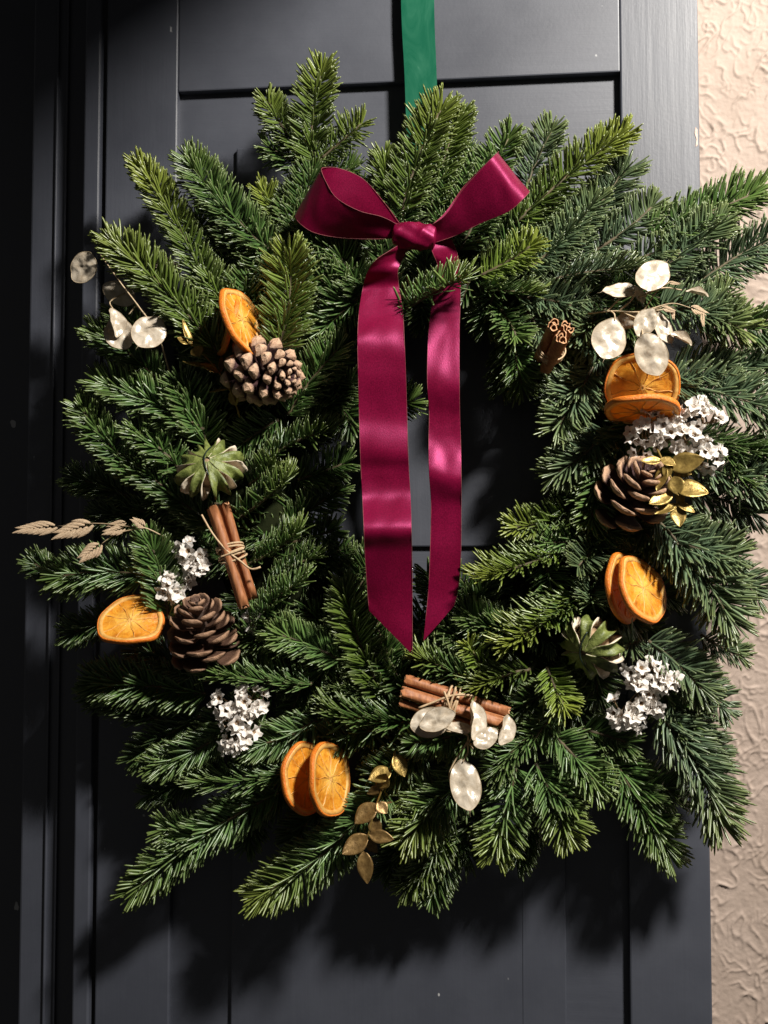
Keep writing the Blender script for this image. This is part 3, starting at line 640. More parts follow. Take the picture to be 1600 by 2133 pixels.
# ------------------------------------------------------------------ dried orange slices
def orange(cx, cy, d, normal, R, label, roll=0.0, seed=0, warp=0.08):
    r = np.random.RandomState(100+seed); loc = at(cx, cy, d); Rw = R*MM
    root = thing('orange_slice', loc, label, 'orange slice', 'dried orange slices on the wreath')
    Mx = frame((0, 0, 0), normal) @ Matrix.Rotation(roll, 4, 'Z')
    A = np.array(Mx)[:3, :3]
    ph = r.uniform(0, 6.3, 4); h = 0.080
    def W(p):
        p = np.asarray(p, float); x, y, z = p[:, 0], p[:, 1], p[:, 2]
        th = np.arctan2(y, x); rr = np.hypot(x, y)
        k = 1+0.022*np.sin(3*th+ph[0])+0.014*np.sin(7*th+ph[1])
        zz = z+warp*(rr**2)*np.cos(2*th+ph[2])+0.045*rr**2*np.sin(3*th+ph[3])-0.03*rr
        return (np.stack([x*k, y*k, zz], 1)*Rw) @ A.T
    def lathe(prof, n=56):
        v = []; m = len(prof)
        for i in range(n):
            t = 2*PI*i/n
            for (a, b) in prof: v.append((a*math.cos(t), a*math.sin(t), b))
        f = [(i*m+k, ((i+1) % n)*m+k, ((i+1) % n)*m+(k+1) % m, i*m+(k+1) % m) for i in range(n) for k in range(m)]
        return v, f
    v, f = lathe([(0.955, h), (0.988, h*0.9), (1.0, h*0.45), (1.005, 0), (1.0, -h*0.45), (0.988, -h*0.9), (0.955, -h), (0.96, 0)])
    link('rind', mesh('rind', W(v), f, M_RIND), root)
    # pith ring with its membranes and core
    nseg = 9 + seed % 3; a0 = r.uniform(0, 6.3)
    ang = a0+2*PI*(np.arange(nseg)+r.uniform(-.16, .16, nseg))/nseg
    v1 = lathe([(0.83, h*0.86), (0.958, h*0.97), (0.962, 0), (0.958, -h*0.97), (0.83, -h*0.86), (0.815, 0)])
    core = lathe([(0.02, h*0.7), (0.085, h*0.62), (0.095, 0), (0.085, -h*0.62), (0.02, -h*0.7)], 14)
    bars = []
    for t in ang:
        e = np.array([math.cos(t), math.sin(t)]); q = np.array([-e[1], e[0]]); bv = []; n = 7
        for i in range(n):
            rr = 0.05+(0.80)*i/(n-1); w = 0.013+0.008*math.sin(i*2.1+t*3)+(0.022 if i in (0, n-1) else 0); wob = 0.03*math.sin(i*1.3+t*5)*(1 if 0 < i < n-1 else 0.2)
            c = e*rr+q*wob; hh = h*(0.62+0.1*math.sin(i+t))
            for (sg, zz) in ((-1, -hh), (1, -hh), (0.45, hh), (-0.45, hh)): bv.append((*(c+q*w*sg), zz))
        bf = [(i*4+k, i*4+(k+1) % 4, i*4+4+(k+1) % 4, i*4+4+k) for i in range(n-1) for k in range(4)]
        bars.append((np.array(bv), bf))
    V, F = merge((np.array(v1[0]), v1[1]), (np.array(core[0]), core[1]), *bars)
    link('pith', mesh('pith', W(V), F, M_PITH), root)
    for k in range(nseg):                                  # the flesh of each segment, shrunk and uneven
        ta, tb = ang[k]+0.01, (ang[(k+1) % nseg]+(2*PI if k == nseg-1 else 0))-0.01
        na, nr = 7, 8; sv = []
        for sgn in (1, -1):
            for i in range(nr):
                rr = 0.07+0.775*i/(nr-1)
                for j in range(na):
                    t = ta+(tb-ta)*j/(na-1); u = j/(na-1); b = math.sin(PI*u)**0.5
                    hh = h*(0.34+0.22*b+r.uniform(-.22, .22)-0.16*(1 if 0 < i < nr-1 else 0)*b)
                    sv.append((rr*math.cos(t), rr*math.sin(t), sgn*hh))
        sf = []
        for s_ in (0, 1):
            o = s_*na*nr
            for i in range(nr-1):
                for j in range(na-1):
                    qd = (o+i*na+j, o+i*na+j+1, o+(i+1)*na+j+1, o+(i+1)*na+j); sf.append(qd[::-1] if s_ == 0 else qd)
        link('segment', mesh('segment', W(sv), sf, M_FLESH), root)
    return root
orange(474, 682, 118, (-0.90, -0.36, 0.22), 62, 'outer reddish orange slice left of its twin above the pale pine cone', 0.3, 1, 0.05)
orange(503, 668, 134, (0.93, -0.27, 0.28), 74, 'edge-on dried orange slice leaning above the pale tipped pine cone', 0.0, 2, 0.06)
orange(272, 1293, 122, (0.10, -0.68, 0.72), 69, 'single round dried orange slice at the far left beside the brown cone', 0.4, 3, 0.10)
orange(642, 1620, 118, (0.80, -0.54, 0.20), 73, 'left slice of the orange slice pair at the bottom of the wreath', 0.2, 4, 0.05)
orange(687, 1622, 130, (0.91, -0.38, 0.18), 74, 'right slice of the orange pair at the bottom, nearest the gold leaves', 0.9, 5, 0.05)
orange(1338, 808, 112, (-0.10, -0.90, -0.34), 75, 'upright orange slice under a honesty pod on the upper right', 0.5, 6, 0.05)
orange(1337, 856, 130, (-0.05, -0.22, -0.97), 74, 'flat lying orange slice just above the white statice on the right', 0.1, 7, 0.015)
orange(1304, 1225, 110, (0.80, -0.58, 0.14), 72, 'rear slice of the orange pair beside the slit lime on the right', 0.2, 8, 0.05)
orange(1338, 1227, 128, (0.72, -0.60, 0.36), 72, 'front slice of the orange pair on the right side of the wreath', 0.7, 9, 0.05)

# ------------------------------------------------------------------ pine cones
def scale_mesh(name, mat, kind):
    """one cone scale: +X outwards, +Z towards the cone tip; length 1"""
    if kind == 'A':   xs, ws, th, up = [0, .35, .62, .80, .93, 1.0], [.12, .24, .36, .38, .26, .08], [.05, .08, .14, .21, .19, .06], [0, .02, .03, .02, -.01, -.03]
    else:             xs, ws, th, up = [0, .35, .62, .82, .95, 1.0], [.13, .30, .46, .50, .38, .16], [.05, .06, .08, .10, .09, .03], [0, -.02, .0, .05, .12, .16]
    v = []; c = []; n = 12
    for x, w, t, z in zip(xs, ws, th, up):
        for k in range(n):
            a = 2*PI*k/n; cy, cz = math.cos(a), math.sin(a)
            cz = np.sign(cz)*abs(cz)**(1.5 if kind == 'A' else 1.0)
            zz = z+t*cz*(1.0 if cz > 0 else 1.1)+(0.16*w*cy*cy if kind != 'A' else 0)
            xx = x-(0.05*cy*cy*(x > .5))
            v.append((xx, w*cy, zz)); c.append((x, 0.5+0.5*cz, abs(cy), 1))
    m = len(xs)
    f = [(i*n+k, i*n+(k+1) % n, (i+1)*n+(k+1) % n, (i+1)*n+k) for i in range(m-1) for k in range(n)]
    v.append((1.03 if kind == 'A' else 1.0, 0, up[-1]-.01)); c.append((1, .5, 0, 1))
    f += [((m-1)*n+k, (m-1)*n+(k+1) % n, len(v)-1) for k in range(n)]
    return mesh(name, v, f, mat, kind != 'A', None, c)
def pine_cone(cx, cy, d, axis, H, Rm, n, kind, mat, label, open_, seed):
    r = np.random.RandomState(seed); loc = at(cx, cy, d)
    root = thing('pine_cone', loc, label, 'pine cone', 'pine cones on the wreath')
    ax = nrm(axis); A = np.array(frame((0, 0, 0), ax, (0.3, 0.2, 0.9)))[:3, :3]
    H *= MM; Rm *= MM
    # core
    prof = [(-.5, .1), (-.45, .24), (-.2, .30), (.1, .25), (.35, .14), (.5, .03)]
    cv = [];
    for (z, rr) in prof:
        for k in range(12):
            t = 2*PI*k/12; cv.append(A @ np.array([rr*Rm*math.cos(t), rr*Rm*math.sin(t), z*H]))
    cf = [(i*12+k, i*12+(k+1) % 12, (i+1)*12+(k+1) % 12, (i+1)*12+k) for i in range(5) for k in range(12)]
    link('core', mesh('core', cv, cf, M_CORE_BROWN), root)
    sm = scale_mesh('scale', mat, kind)
    for i in range(n):
        t = (i+0.5)/n; th = i*2.39996+r.uniform(-.08, .08)
        z = (-0.44+0.90*t**0.92)*H
        a = math.radians(open_[0]+(open_[1]-open_[0])*t**0.9+r.uniform(-6, 6))
        L_ = Rm*(open_[2]*(math.sin(PI*min(1, 0.30+0.70*t))**0.55)+0.16)*r.uniform(.93, 1.07)
        rc = 0.24*Rm*math.sin(PI*(0.30+0.66*t))**0.8
        rad = A @ np.array([math.cos(th), math.sin(th), 0.0])
        p = ax*z+rad*rc
        dx = nrm(ax*math.cos(a)+rad*math.sin(a)); dz = nrm(ax-dx*np.dot(ax, dx)); dy = np.cross(dz, dx)
        wd = L_*(0.84 if kind == 'A' else 0.92)*(1.0-0.25*t)+0.0015
        o = link('scale', sm, root)
        o.matrix_local = Matrix(((dx[0]*L_, dy[0]*wd, dz[0]*wd, p[0]), (dx[1]*L_, dy[1]*wd, dz[1]*wd, p[1]), (dx[2]*L_, dy[2]*wd, dz[2]*wd, p[2]), (0, 0, 0, 1)))
pine_cone(556, 776, 122, (0.82, -0.52, -0.18), 138, 60, 58, 'A', M_CONE_A, 'pine cone with pale pinkish tips below the edge-on orange slices', (108, 22, 0.86), 11)
pine_cone(422, 1318, 116, (-0.04, -0.52, 0.85), 150, 60, 40, 'B', M_CONE_B, 'open brown pine cone standing upright on the lower left', (104, 30, 0.88), 12)
pine_cone(1322, 1026, 112, (0.30, -0.66, 0.60), 128, 62, 34, 'B', M_CONE_C, 'dark pine cone with tan scale edges behind gold leaves on the right', (100, 30, 0.88), 13)

# ------------------------------------------------------------------ cinnamon bundles
def cinnamon(P0, P1, R, seed, root, up=(0, -1, 0.2)):
    """a quill rolled in from both edges, extruded from P0 to P1"""
    r = np.random.RandomState(seed); ax = P1-P0; Lw = np.linalg.norm(ax); az = nrm(ax)
    A = np.array(frame((0, 0, 0), az, up))[:3, :3]
    pts = []                                             # double scroll outline in units of R
    for t in np.linspace(2.05*PI, 0, 22):                # left roll unwinding
        rr = 0.16+0.36*(1-t/(2.05*PI)); pts.append((-0.46+rr*math.cos(t+PI/2+0.2)*1.05, -0.08+rr*math.sin(t+PI/2+.2)))
    pts = np.array(pts)
    back = [(-0.46+0.54*math.cos(a), 0.54*math.sin(a)) for a in np.linspace(PI*0.62, PI*1.45, 8)]
    base = [(x, -0.56-0.16*math.cos(x*1.6)) for x in np.linspace(-0.42, 0.42, 7)]
    rt = [(0.46+0.54*math.cos(a), 0.54*math.sin(a)) for a in np.linspace(-PI*0.45, PI*0.55, 10)]
    inn = []
    for t in np.linspace(0, 1.9*PI, 18):
        rr = 0.46-0.30*t/(1.9*PI); inn.append((0.40+rr*math.cos(t+PI*0.62), rr*math.sin(t+PI*0.62)))
    lin = []
    for t in np.linspace(1.9*PI, 0, 18):
        rr = 0.46-0.30*t/(1.9*PI); lin.append((-0.40-rr*math.cos(t+PI*0.62), rr*math.sin(t+PI*0.62)))
    C = np.array(lin+back+base+rt+inn); C[:, 1] = C[:, 1]*1.05+0.1
    Tn = nrm(np.gradient(C, axis=0)); Nn = np.stack([-Tn[:, 1], Tn[:, 0]], 1); th = 0.075
    ring = np.concatenate([C+Nn*th, (C-Nn*th)[::-1]]); m = len(ring); nz = 9; v = []
    ph = r.uniform(0, 6, 3)
    for i in range(nz):
        u = i/(nz-1); k = 1+0.05*math.sin(3*u+ph[0])+0.025*math.sin(9*u+ph[1]); bow_ = 0.02*Lw*math.sin(PI*u)*math.cos(ph[2])
        for q in ring:
            e = (0.004*math.sin(q[0]*7+ph[1]))*(1 if i in (0, nz-1) else 0)
            v.append(P0+ax*u+az*e*0.4+A @ np.array([q[0]*R*k+bow_*0.4, q[1]*R*k, 0]))
    f = [(i*m+k, i*m+(k+1) % m, (i+1)*m+(k+1) % m, (i+1)*m+k) for i in range(nz-1) for k in range(m)]; mi = [0]*len(f)
    n = len(C)
    for o in (0, (nz-1)*m):
        for k in range(n-1):
            f.append((o+k, o+k+1, o+m-2-k, o+m-1-k)); mi.append(1)
    part('cinnamon_stick', v, f, [M_CINN, M_CINN_CUT], root, smooth=True, midx=mi)
def twine_wrap(c, ax, ra, rb, up, turns, spread, rad, seed):
    r = np.random.RandomState(seed); az = nrm(ax); A = np.array(frame((0, 0, 0), az, up))[:3, :3]; out = []
    for k in range(turns):
        ph = r.uniform(0, 6.3); sl = r.uniform(-.5, .5)*spread; o = (k-(turns-1)/2)/max(1, turns-1)*spread
        P = [c+A @ np.array([ra*(1+.05*math.sin(3*t+ph))*math.cos(t), rb*(1+.05*math.cos(2*t+ph))*math.sin(t), o+sl*math.cos(t+ph)*0.7]) for t in np.linspace(0, 2*PI, 34)]
        out.append(tube(P, rad, 6))
    return out
def strand(pts, rad): return tube(catmull([at(*p) for p in pts], 18), rad, 6)
G = 'cinnamon bundles on the wreath'
b1 = thing('cinnamon_bundle', at(482, 1160, 116), 'pair of cinnamon sticks tied with raffia below the left slit lime', 'cinnamon', G)
cinnamon(at(443, 1058, 128), at(509, 1265, 128), 0.0066, 1, b1, (0.6, -1, 0))
cinnamon(at(465, 1052, 122), at(525, 1246, 116), 0.0064, 2, b1, (0.9, -0.4, 0))
b1c, b1a = at(482, 1152, 124), at(525, 1250, 122)-at(455, 1055, 124)
V, F = merge(*twine_wrap(b1c, b1a, 0.0125, 0.0086, (1, 0, 0.3), 5, 0.011, 0.0010, 5),
             strand([(420, 1072, 140), (438, 1104, 138), (457, 1130, 138), (478, 1152, 137), (500, 1168, 136), (520, 1184, 138), (532, 1185, 139), (543, 1181, 138)], 0.0010),
             strand([(460, 1160, 137), (482, 1152, 138), (508, 1142, 134)], 0.0010))
part('twine', V, F, M_TWINE, b1)
b2 = thing('cinnamon_bundle', at(1158, 715, 110), 'three cinnamon sticks seen end-on on the upper right inner side', 'cinnamon', G)
cinnamon(at(1153, 677, 150), at(1124, 742, 92), 0.0066, 3, b2, (0.3, 0, 1))
cinnamon(at(1182, 681, 146), at(1148, 748, 90), 0.0064, 4, b2, (-0.5, 0, 1))
cinnamon(at(1170, 703, 158), at(1136, 768, 100), 0.0068, 5, b2, (0.1, 0, 1))
V, F = merge(*twine_wrap(at(1148, 732, 116), at(1170, 690, 150)-at(1136, 755, 96), 0.0118, 0.0118, (0, 0, 1), 4, 0.008, 0.0008, 6))
part('twine', V, F, M_TWINE, b2)
b3 = thing('cinnamon_bundle', at(945, 1470, 112), 'bundle of long cinnamon sticks tied with raffia below the ribbon tails', 'cinnamon', G)
cinnamon(at(846, 1416, 118), at(1058, 1484, 112), 0.0066, 7, b3, (0, -1, 0.5))
cinnamon(at(838, 1440, 126), at(1046, 1504, 122), 0.0062, 8, b3, (0, -1, -0.4))
cinnamon(at(835, 1464, 120), at(1041, 1528, 116), 0.0050, 9, b3, (0, -1, 0.2))
V, F = merge(*twine_wrap(at(938, 1469, 119), at(1046, 1504, 120)-at(838, 1440, 122), 0.0168, 0.0100, (0.2, 0, 1), 5, 0.010, 0.0011, 7),
             strand([(872, 1475, 140), (905, 1462, 138), (937, 1450, 138), (965, 1447, 136), (985, 1450, 132)], 0.0011),
             strand([(925, 1440, 138), (934, 1465, 139), (942, 1500, 136)], 0.0012), strand([(950, 1436, 136), (940, 1462, 139), (930, 1498, 136)], 0.0010))
part('twine', V, F, M_TWINE, b3)

# ------------------------------------------------------------------ slit dried limes
def lime(cx, cy, d, pole, R, nseg, label, seed, flare=0.16, roll=0.0):
    r = np.random.RandomState(seed); loc = at(cx, cy, d); Rw = R*MM
    root = thing('dried_lime', loc, label, 'dried lime', 'slit dried limes on the wreath')
    A = np.array(frame((0, 0, 0), pole, (0.2, 0.1, 1)) @ Matrix.Rotation(roll, 4, 'Z'))[:3, :3]
    nla, nlo = 15, 7
    for k in range(nseg):
        lo0 = 2*PI*(k+r.uniform(-.10, .10))/nseg; wd = 2*PI/nseg*r.uniform(.52, .70); fl = flare*r.uniform(.7, 1.25); v = []
        for lay in (0, 1):
            for i in range(nla):
                la = math.radians(-84+168*i/(nla-1)); e = math.cos(la)
                sl = min(1, max(0, (e-0.50)/0.42)); sl = sl*sl*(3-2*sl); w = 2*PI/nseg*1.01*(1-sl)+wd*sl
                for j in range(nlo):
                    u = j/(nlo-1)*2-1; lo = lo0+u*w/2
                    rr = 1-lay*(0.10+0.10*e)+fl*sl*(abs(u)**2)+0.03*math.sin(5*la+k*2.3)+0.02*math.sin(9*la+4*u+k)-0.08*e
                    x, y, z = rr*math.cos(la)*math.cos(lo), rr*math.cos(la)*math.sin(lo), 0.62*rr*math.sin(la)
                    v.append(A @ np.array([x, y, z])*Rw)
        f = []; mi = []; o = nla*nlo
        for i in range(nla-1):
            for j in range(nlo-1):
                a, b, c, d_ = i*nlo+j, i*nlo+j+1, (i+1)*nlo+j+1, (i+1)*nlo+j
                f.append((a, b, c, d_)); mi.append(0); f.append((o+d_, o+c, o+b, o+a)); mi.append(1)
            for (j, s) in ((0, 1), (nlo-1, -1)):
                a, d_ = i*nlo+j, (i+1)*nlo+j; q = (a, d_, o+d_, o+a); f.append(q if s > 0 else q[::-1]); mi.append(1)
        me = mesh('rind_segment', v, f, [M_LIME, M_LIME_PITH], True, mi)
        link('rind_segment', me, root)
    cv = [];
    for i in range(9):
        la = -PI/2+PI*i/8
        for j in range(14):
            lo = 2*PI*j/14; q = 0.70*(1+0.06*math.sin(5*lo)); cv.append(A @ np.array([q*math.cos(la)*math.cos(lo), q*math.cos(la)*math.sin(lo), 0.56*math.sin(la)])*Rw)
    cf = [(i*14+j, i*14+(j+1) % 14, (i+1)*14+(j+1) % 14, (i+1)*14+j) for i in range(8) for j in range(14)]
    link('core', mesh('core', cv, cf, M_LIME_CORE), root)
    P = [A @ np.array([0.35*math.sin(t)*0+1.03*math.sin(t)*0.9, 0.10*math.cos(3*t), 0.67*math.cos(t)])*Rw for t in np.linspace(-0.9, 0.9, 20)]
    wv, wf = tube(P, 0.0006, 6); link('wire', mesh('wire', wv, wf, M_WIRE), root)
lime(438, 978, 124, (0.04, -0.80, 0.50), 57, 9, 'star-like slit green dried lime above the left cinnamon pair', 21, 0.36, 0.3)
lime(1231, 1346, 120, (-0.45, -0.72, -0.30), 58, 9, 'slit green dried lime below the orange pair on the right', 22, 0.24, 0.0)

# ------------------------------------------------------------------ white statice
def floret_mesh(seed):
    r = np.random.RandomState(seed); n = 20; v = []; f = []; mi = []
    prof = [(0.10, 0.0), (0.30, 0.42), (0.62, 0.66), (1.0, 0.80)]
    ph = r.uniform(0, 6.3); k5 = 5
    for i, (rr, z) in enumerate(prof):
        for j in range(n):
            t = 2*PI*j/n; q = i/3
            lob = 1+q*(0.20*math.cos(k5*t+ph)-0.10+r.uniform(-.07, .07))
            v.append((rr*lob*math.cos(t), rr*lob*math.sin(t), z+q*(0.16*math.sin(k5*t*1+ph*2)+r.uniform(-.09, .09))))
    for i in range(3):
        for j in range(n): f.append((i*n+j, i*n+(j+1) % n, (i+1)*n+(j+1) % n, (i+1)*n+j)); mi.append(1 if i == 0 else 0)
    v.append((0, 0, 0.03)); f += [(j, len(v)-1, (j+1) % n) for j in range(n)]; mi += [1]*n
    for (rr, z) in ((0.07, 0.0), (0.045, -0.75)):
        for j in range(6): v.append((rr*math.cos(j*PI/3), rr*math.sin(j*PI/3), z))
    b = len(v)-12; f += [(b+j, b+(j+1) % 6, b+6+(j+1) % 6, b+6+j) for j in range(6)]; mi += [1]*6
    return mesh('floret', v, f, [M_PETAL, M_CALYX], True, mi)
FLO = [floret_mesh(s) for s in range(5)]
def statice(blobs, d, label, seed, size=13.5):
    """blobs: (px, py, radius px, number of florets)"""
    r = np.random.RandomState(seed); c = at(blobs[0][0], blobs[0][1], d-25)
    root = thing('statice_sprig', c, label, 'dried flower', 'white statice on the wreath')
    stems = []
    cx = np.mean([b[0] for b in blobs]); cy = np.mean([b[1] for b in blobs])
    foot = at(cx+r.uniform(-8, 8), cy+10, d-42)
    for (px, py, R, n) in blobs:
        bc = at(px, py, d-16); stems.append(tube(catmull([foot, (foot+bc)/2+r.normal(0, .002, 3), bc], 8), 0.0009, 5))
        for k in range(n):
            for _ in range(20):
                u = r.normal(0, 1, 3); u[1] = -abs(u[1])*0.9-0.15; u = nrm(u)
                if k < 2 or True: break
            p = bc+u*R*MM*np.array([1, 0.75, 1])*r.uniform(.75, 1.05)
            nn = nrm(u+np.array([0.1, -0.35, 0.3])+r.normal(0, .22, 3)); s = size*1.08*MM*r.uniform(.75, 1.2)
            stems.append(tube([bc, p-nn*s*0.7], 0.0005, 4))
            o = link('floret', FLO[r.randint(5)], root)
            o.matrix_local = Matrix.Translation(Vector(p-c)) @ frame((0, 0, 0), nn, r.normal(0, 1, 3)) @ Matrix.Scale(s, 4)
    V, F = merge(*stems); part('stem', V, F, M_CALYX, root)
statice([(402, 1150, 22, 8), (418, 1182, 22, 8), (384, 1198, 18, 6), (358, 1222, 18, 7), (370, 1236, 10, 3)], 122, 'sparse white statice spray between brown cone and left cinnamon pair', 31, 15)
statice([(528, 1290, 8, 2), (534, 1302, 7, 2)], 112, 'tiny white statice floret right of the brown cone', 32, 13)
statice([(478, 1462, 28, 12), (520, 1462, 28, 12), (490, 1500, 26, 10), (495, 1540, 26, 11), (508, 1520, 22, 6)], 124, 'white statice head above the bottom orange pair on the lower left', 33, 14)
statice([(1335, 1400, 30, 11), (1372, 1418, 30, 13), (1330, 1440, 30, 11), (1362, 1455, 26, 9), (1295, 1480, 24, 9), (1315, 1495, 20, 7)], 124, 'round white statice head below the slit lime on the right', 34, 14)
statice([(1345, 890, 34, 13), (1385, 875, 30, 11), (1440, 855, 26, 9), (1465, 882, 30, 12), (1400, 905, 28, 10), (1340, 925, 28, 8), (1430, 920, 26, 9), (1470, 945, 24, 9)], 136, 'largest white statice cluster under the right orange slices', 35, 14.5)

# ------------------------------------------------------------------ honesty seed pods
def pod_mesh(seed, fold=0.0):
    r = np.random.RandomState(seed); n, m = 36, 11; ph = r.uniform(0, 6.3, 6); v = []
    def outline(t):
        c, s = math.cos(t), math.sin(t); k = 1.0+0.10*abs(c)**14
        return c*k, s*0.88*(1+0.04*math.sin(2*t+ph[0]))
    def z_of(x, y):
        p1 = perlin(np.array([x*1.6+ph[1]*3]), np.array([y*1.9+ph[2]*3]))[0]; p2 = perlin(np.array([x*4.2+ph[3]*5+y]), np.array([y*3.1+ph[5]*5]))[0]
        return 0.17*p1+0.05*p2+0.05*(x*x-y*y)*math.sin(ph[4])+fold*y*y
    for sgn in (1, -1):
        for i in range(m):
            q = i/(m-1)
            for j in range(n):
                x, y = outline(2*PI*j/n); x *= q; y *= q
                v.append((x, y, z_of(x, y)+sgn*0.022*(1-q**4)))
    f = []
    for s_ in (0, 1):
        o = s_*m*n
        for i in range(m-1):
            for j in range(n):
                qd = (o+i*n+j, o+i*n+(j+1) % n, o+(i+1)*n+(j+1) % n, o+(i+1)*n+j); f.append(qd[::-1] if s_ == 0 else qd)
    body = mesh('seed_pod', v, f, M_POD)
    P = [(*outline(t), z_of(*outline(t))) for t in np.linspace(0, 2*PI, 41)]
    a, fa = tube(P, 0.017, 5); b, fb = tube([(-1.1, 0, z_of(-1.1, 0)), (-1.22, 0.03, 0), (-1.36, .02, .02)], [0.016, 0.01, 0.005], 4)
    V, F = merge((a, fa), (b, fb))
    return body, mesh('rim', V, F, M_POD_RIM)
PODS = [pod_mesh(k, fd) for k, fd in ((41, 0), (42, 0.1), (43, -0.15), (44, 0.2), (45, 0.7))]
def honesty(pods, stems, label, seed):
    """pods: (px, py, d, half length px, angle of the stem end in the picture in degrees, normal, width factor, variant)"""
    r = np.random.RandomState(seed); c = at(*stems[0][0])
    root = thing('honesty_spray', c, label, 'seed pods', 'honesty seed pods on the wreath')
    tv = [tube(catmull([at(*p) for p in s], 16), np.linspace(0.0009, 0.0006, 16), 5) for s in stems]
    V, F = merge(*tv); part('stem', V, F, M_STEM, root)
    for (px, py, d, hl, ang, nn, wf, k) in pods:
        b, rm = PODS[k]; s = hl*MM/1.05; a = math.radians(ang)
        o = link('seed_pod', b, root)
        Fm = frame((0, 0, 0), nn, A_R*math.cos(a)+A_U*math.sin(a))
        o.matrix_local = Matrix.Translation(Vector(at(px, py, d)-c)) @ Fm @ Matrix.Diagonal((s, s*wf, s, 1))
        link('rim', rm, o)
honesty([(174, 557, 92, 36, 48, (-.15, -.9, -.2), 1.0, 0), (348, 553, 66, 34, 150, (.1, -.9, .3), .75, 1), (248, 612, 84, 36, 150, (.2, -.85, -.3), .85, 2),
         (249, 696, 110, 36, 120, (.15, -.95, .1), 1.0, 3), (310, 692, 122, 38, 60, (.25, -.9, .25), 1.15, 0), (238, 672, 118, 30, 105, (.85, -.5, .1), .8, 4)],
        [[(360, 800, 84), (330, 700, 104), (290, 640, 118), (252, 590, 116), (204, 523, 98)], [(290, 640, 92), (275, 620, 88)], [(330, 700, 96), (290, 640, 100), (268, 655, 104)],
         [(330, 700, 100), (340, 670, 110), (330, 660, 118)], [(260, 610, 90), (230, 628, 98), (236, 645, 112)], [(400, 640, 72), (385, 580, 68)]],
        'spray of pale translucent honesty pods hanging at the upper left edge', 51)
honesty([(1360, 574, 140, 40, 230, (.1, -.92, .35), .95, 0), (1298, 606, 122, 46, 25, (.2, -.7, .65), .55, 1), (1269, 706, 136, 42, 75, (.1, -.97, .15), 1.0, 2),
         (1345, 672, 142, 30, 62, (-.15, -.95, .1), .85, 3), (1357, 738, 150, 42, 112, (.1, -.96, -.15), .95, 0), (1380, 682, 128, 34, 118, (.3, -.9, .1), .70, 1),
         (1418, 706, 130, 24, 150, (.3, -.8, .4), .5, 4), (1308, 668, 118, 28, 10, (0, -.9, -.4), .75, 2), (1332, 615, 126, 18, 110, (.3, -.8, .2), .7, 3), (1452, 612, 116, 22, 150, (.1, -.7, .7), .45, 4)],
        [[(1225, 653, 110), (1275, 648, 122), (1330, 650, 130), (1390, 644, 128)], [(1262, 650, 120), (1300, 615, 122), (1325, 602, 124)], [(1290, 648, 124), (1315, 625, 132), (1326, 606, 138)],
         [(1272, 648, 124), (1280, 655, 132), (1281, 668, 136)], [(1330, 650, 130), (1328, 668, 138)], [(1300, 652, 126), (1335, 670, 134), (1338, 695, 146), (1344, 706, 148)],
         [(1350, 648, 130), (1366, 652, 130)], [(1330, 620, 130), (1380, 600, 124), (1420, 604, 118)], [(1300, 650, 124), (1312, 654, 120)]],
        'largest spray of honesty pods on a twig at the upper right', 52)
honesty([(896, 1505, 150, 38, 190, (.1, -.95, .1), .95, 0), (912, 1500, 158, 36, 200, (-.2, -.85, .4), .75, 3), (985, 1500, 150, 38, 250, (.75, -.6, .2), .7, 4), (956, 1516, 146, 32, -30, (0, -.6, .8), .5, 1),
         (1012, 1537, 152, 27, 215, (.2, -.9, .35), .85, 2), (1050, 1520, 138, 30, 240, (.6, -.75, .1), .75, 4), (970, 1635, 148, 47, 97, (.15, -.93, .25), .80, 0)],
        [[(985, 1560, 118), (975, 1545, 136), (972, 1530, 144), (930, 1523, 150)], [(972, 1545, 138), (975, 1565, 142), (964, 1588, 146)], [(974, 1545, 138), (945, 1590, 140), (936, 1620, 140), (950, 1660, 142)],
         [(978, 1545, 138), (985, 1530, 146)], [(980, 1550, 134), (1000, 1555, 146)], [(1000, 1555, 140), (1030, 1550, 140), (1046, 1535, 138)]],
        'honesty pods dangling over the bottom cinnamon bundle', 53)

# ------------------------------------------------------------------ gold painted leaves
def leaf_mesh(seed, curl, mat=None):
    r = np.random.RandomState(seed); nx, ny = 13, 7; v = []
    for lay in (0, 1):
        for i in range(nx):
            u = i/(nx-1); w = 0.30*math.sin(PI*u**0.85)**0.85+0.012
            for j in range(ny):
                s = j/(ny-1)*2-1
                z = curl*(u-0.3)**2*0.6+0.26*w*abs(s)**1.4-0.02+0.012*math.sin(9*u+4*s+seed)-lay*0.014*(1-0.6*abs(s))
                v.append((u, w*s, z))
    f = []; o = nx*ny
    for i in range(nx-1):
        for j in range(ny-1):
            q = (i*ny+j, (i+1)*ny+j, (i+1)*ny+j+1, i*ny+j+1); f.append(q); f.append(tuple(k+o for k in q[::-1]))
        for (j, s) in ((0, 1), (ny-1, 0)):
            q = (i*ny+j, i*ny+j+o, (i+1)*ny+j+o, (i+1)*ny+j); f.append(q if s else q[::-1])
    return mesh('leaf', v, f, mat or M_GOLD)
LEAF = [leaf_mesh(k, c) for k, c in ((1, 0.2), (2, -0.25), (3, 0.4), (4, -0.05))]
LEAF_B = [leaf_mesh(k, c, M_BRONZE) for k, c in ((1, 0.2), (2, -0.25), (3, 0.4), (4, -0.05))]
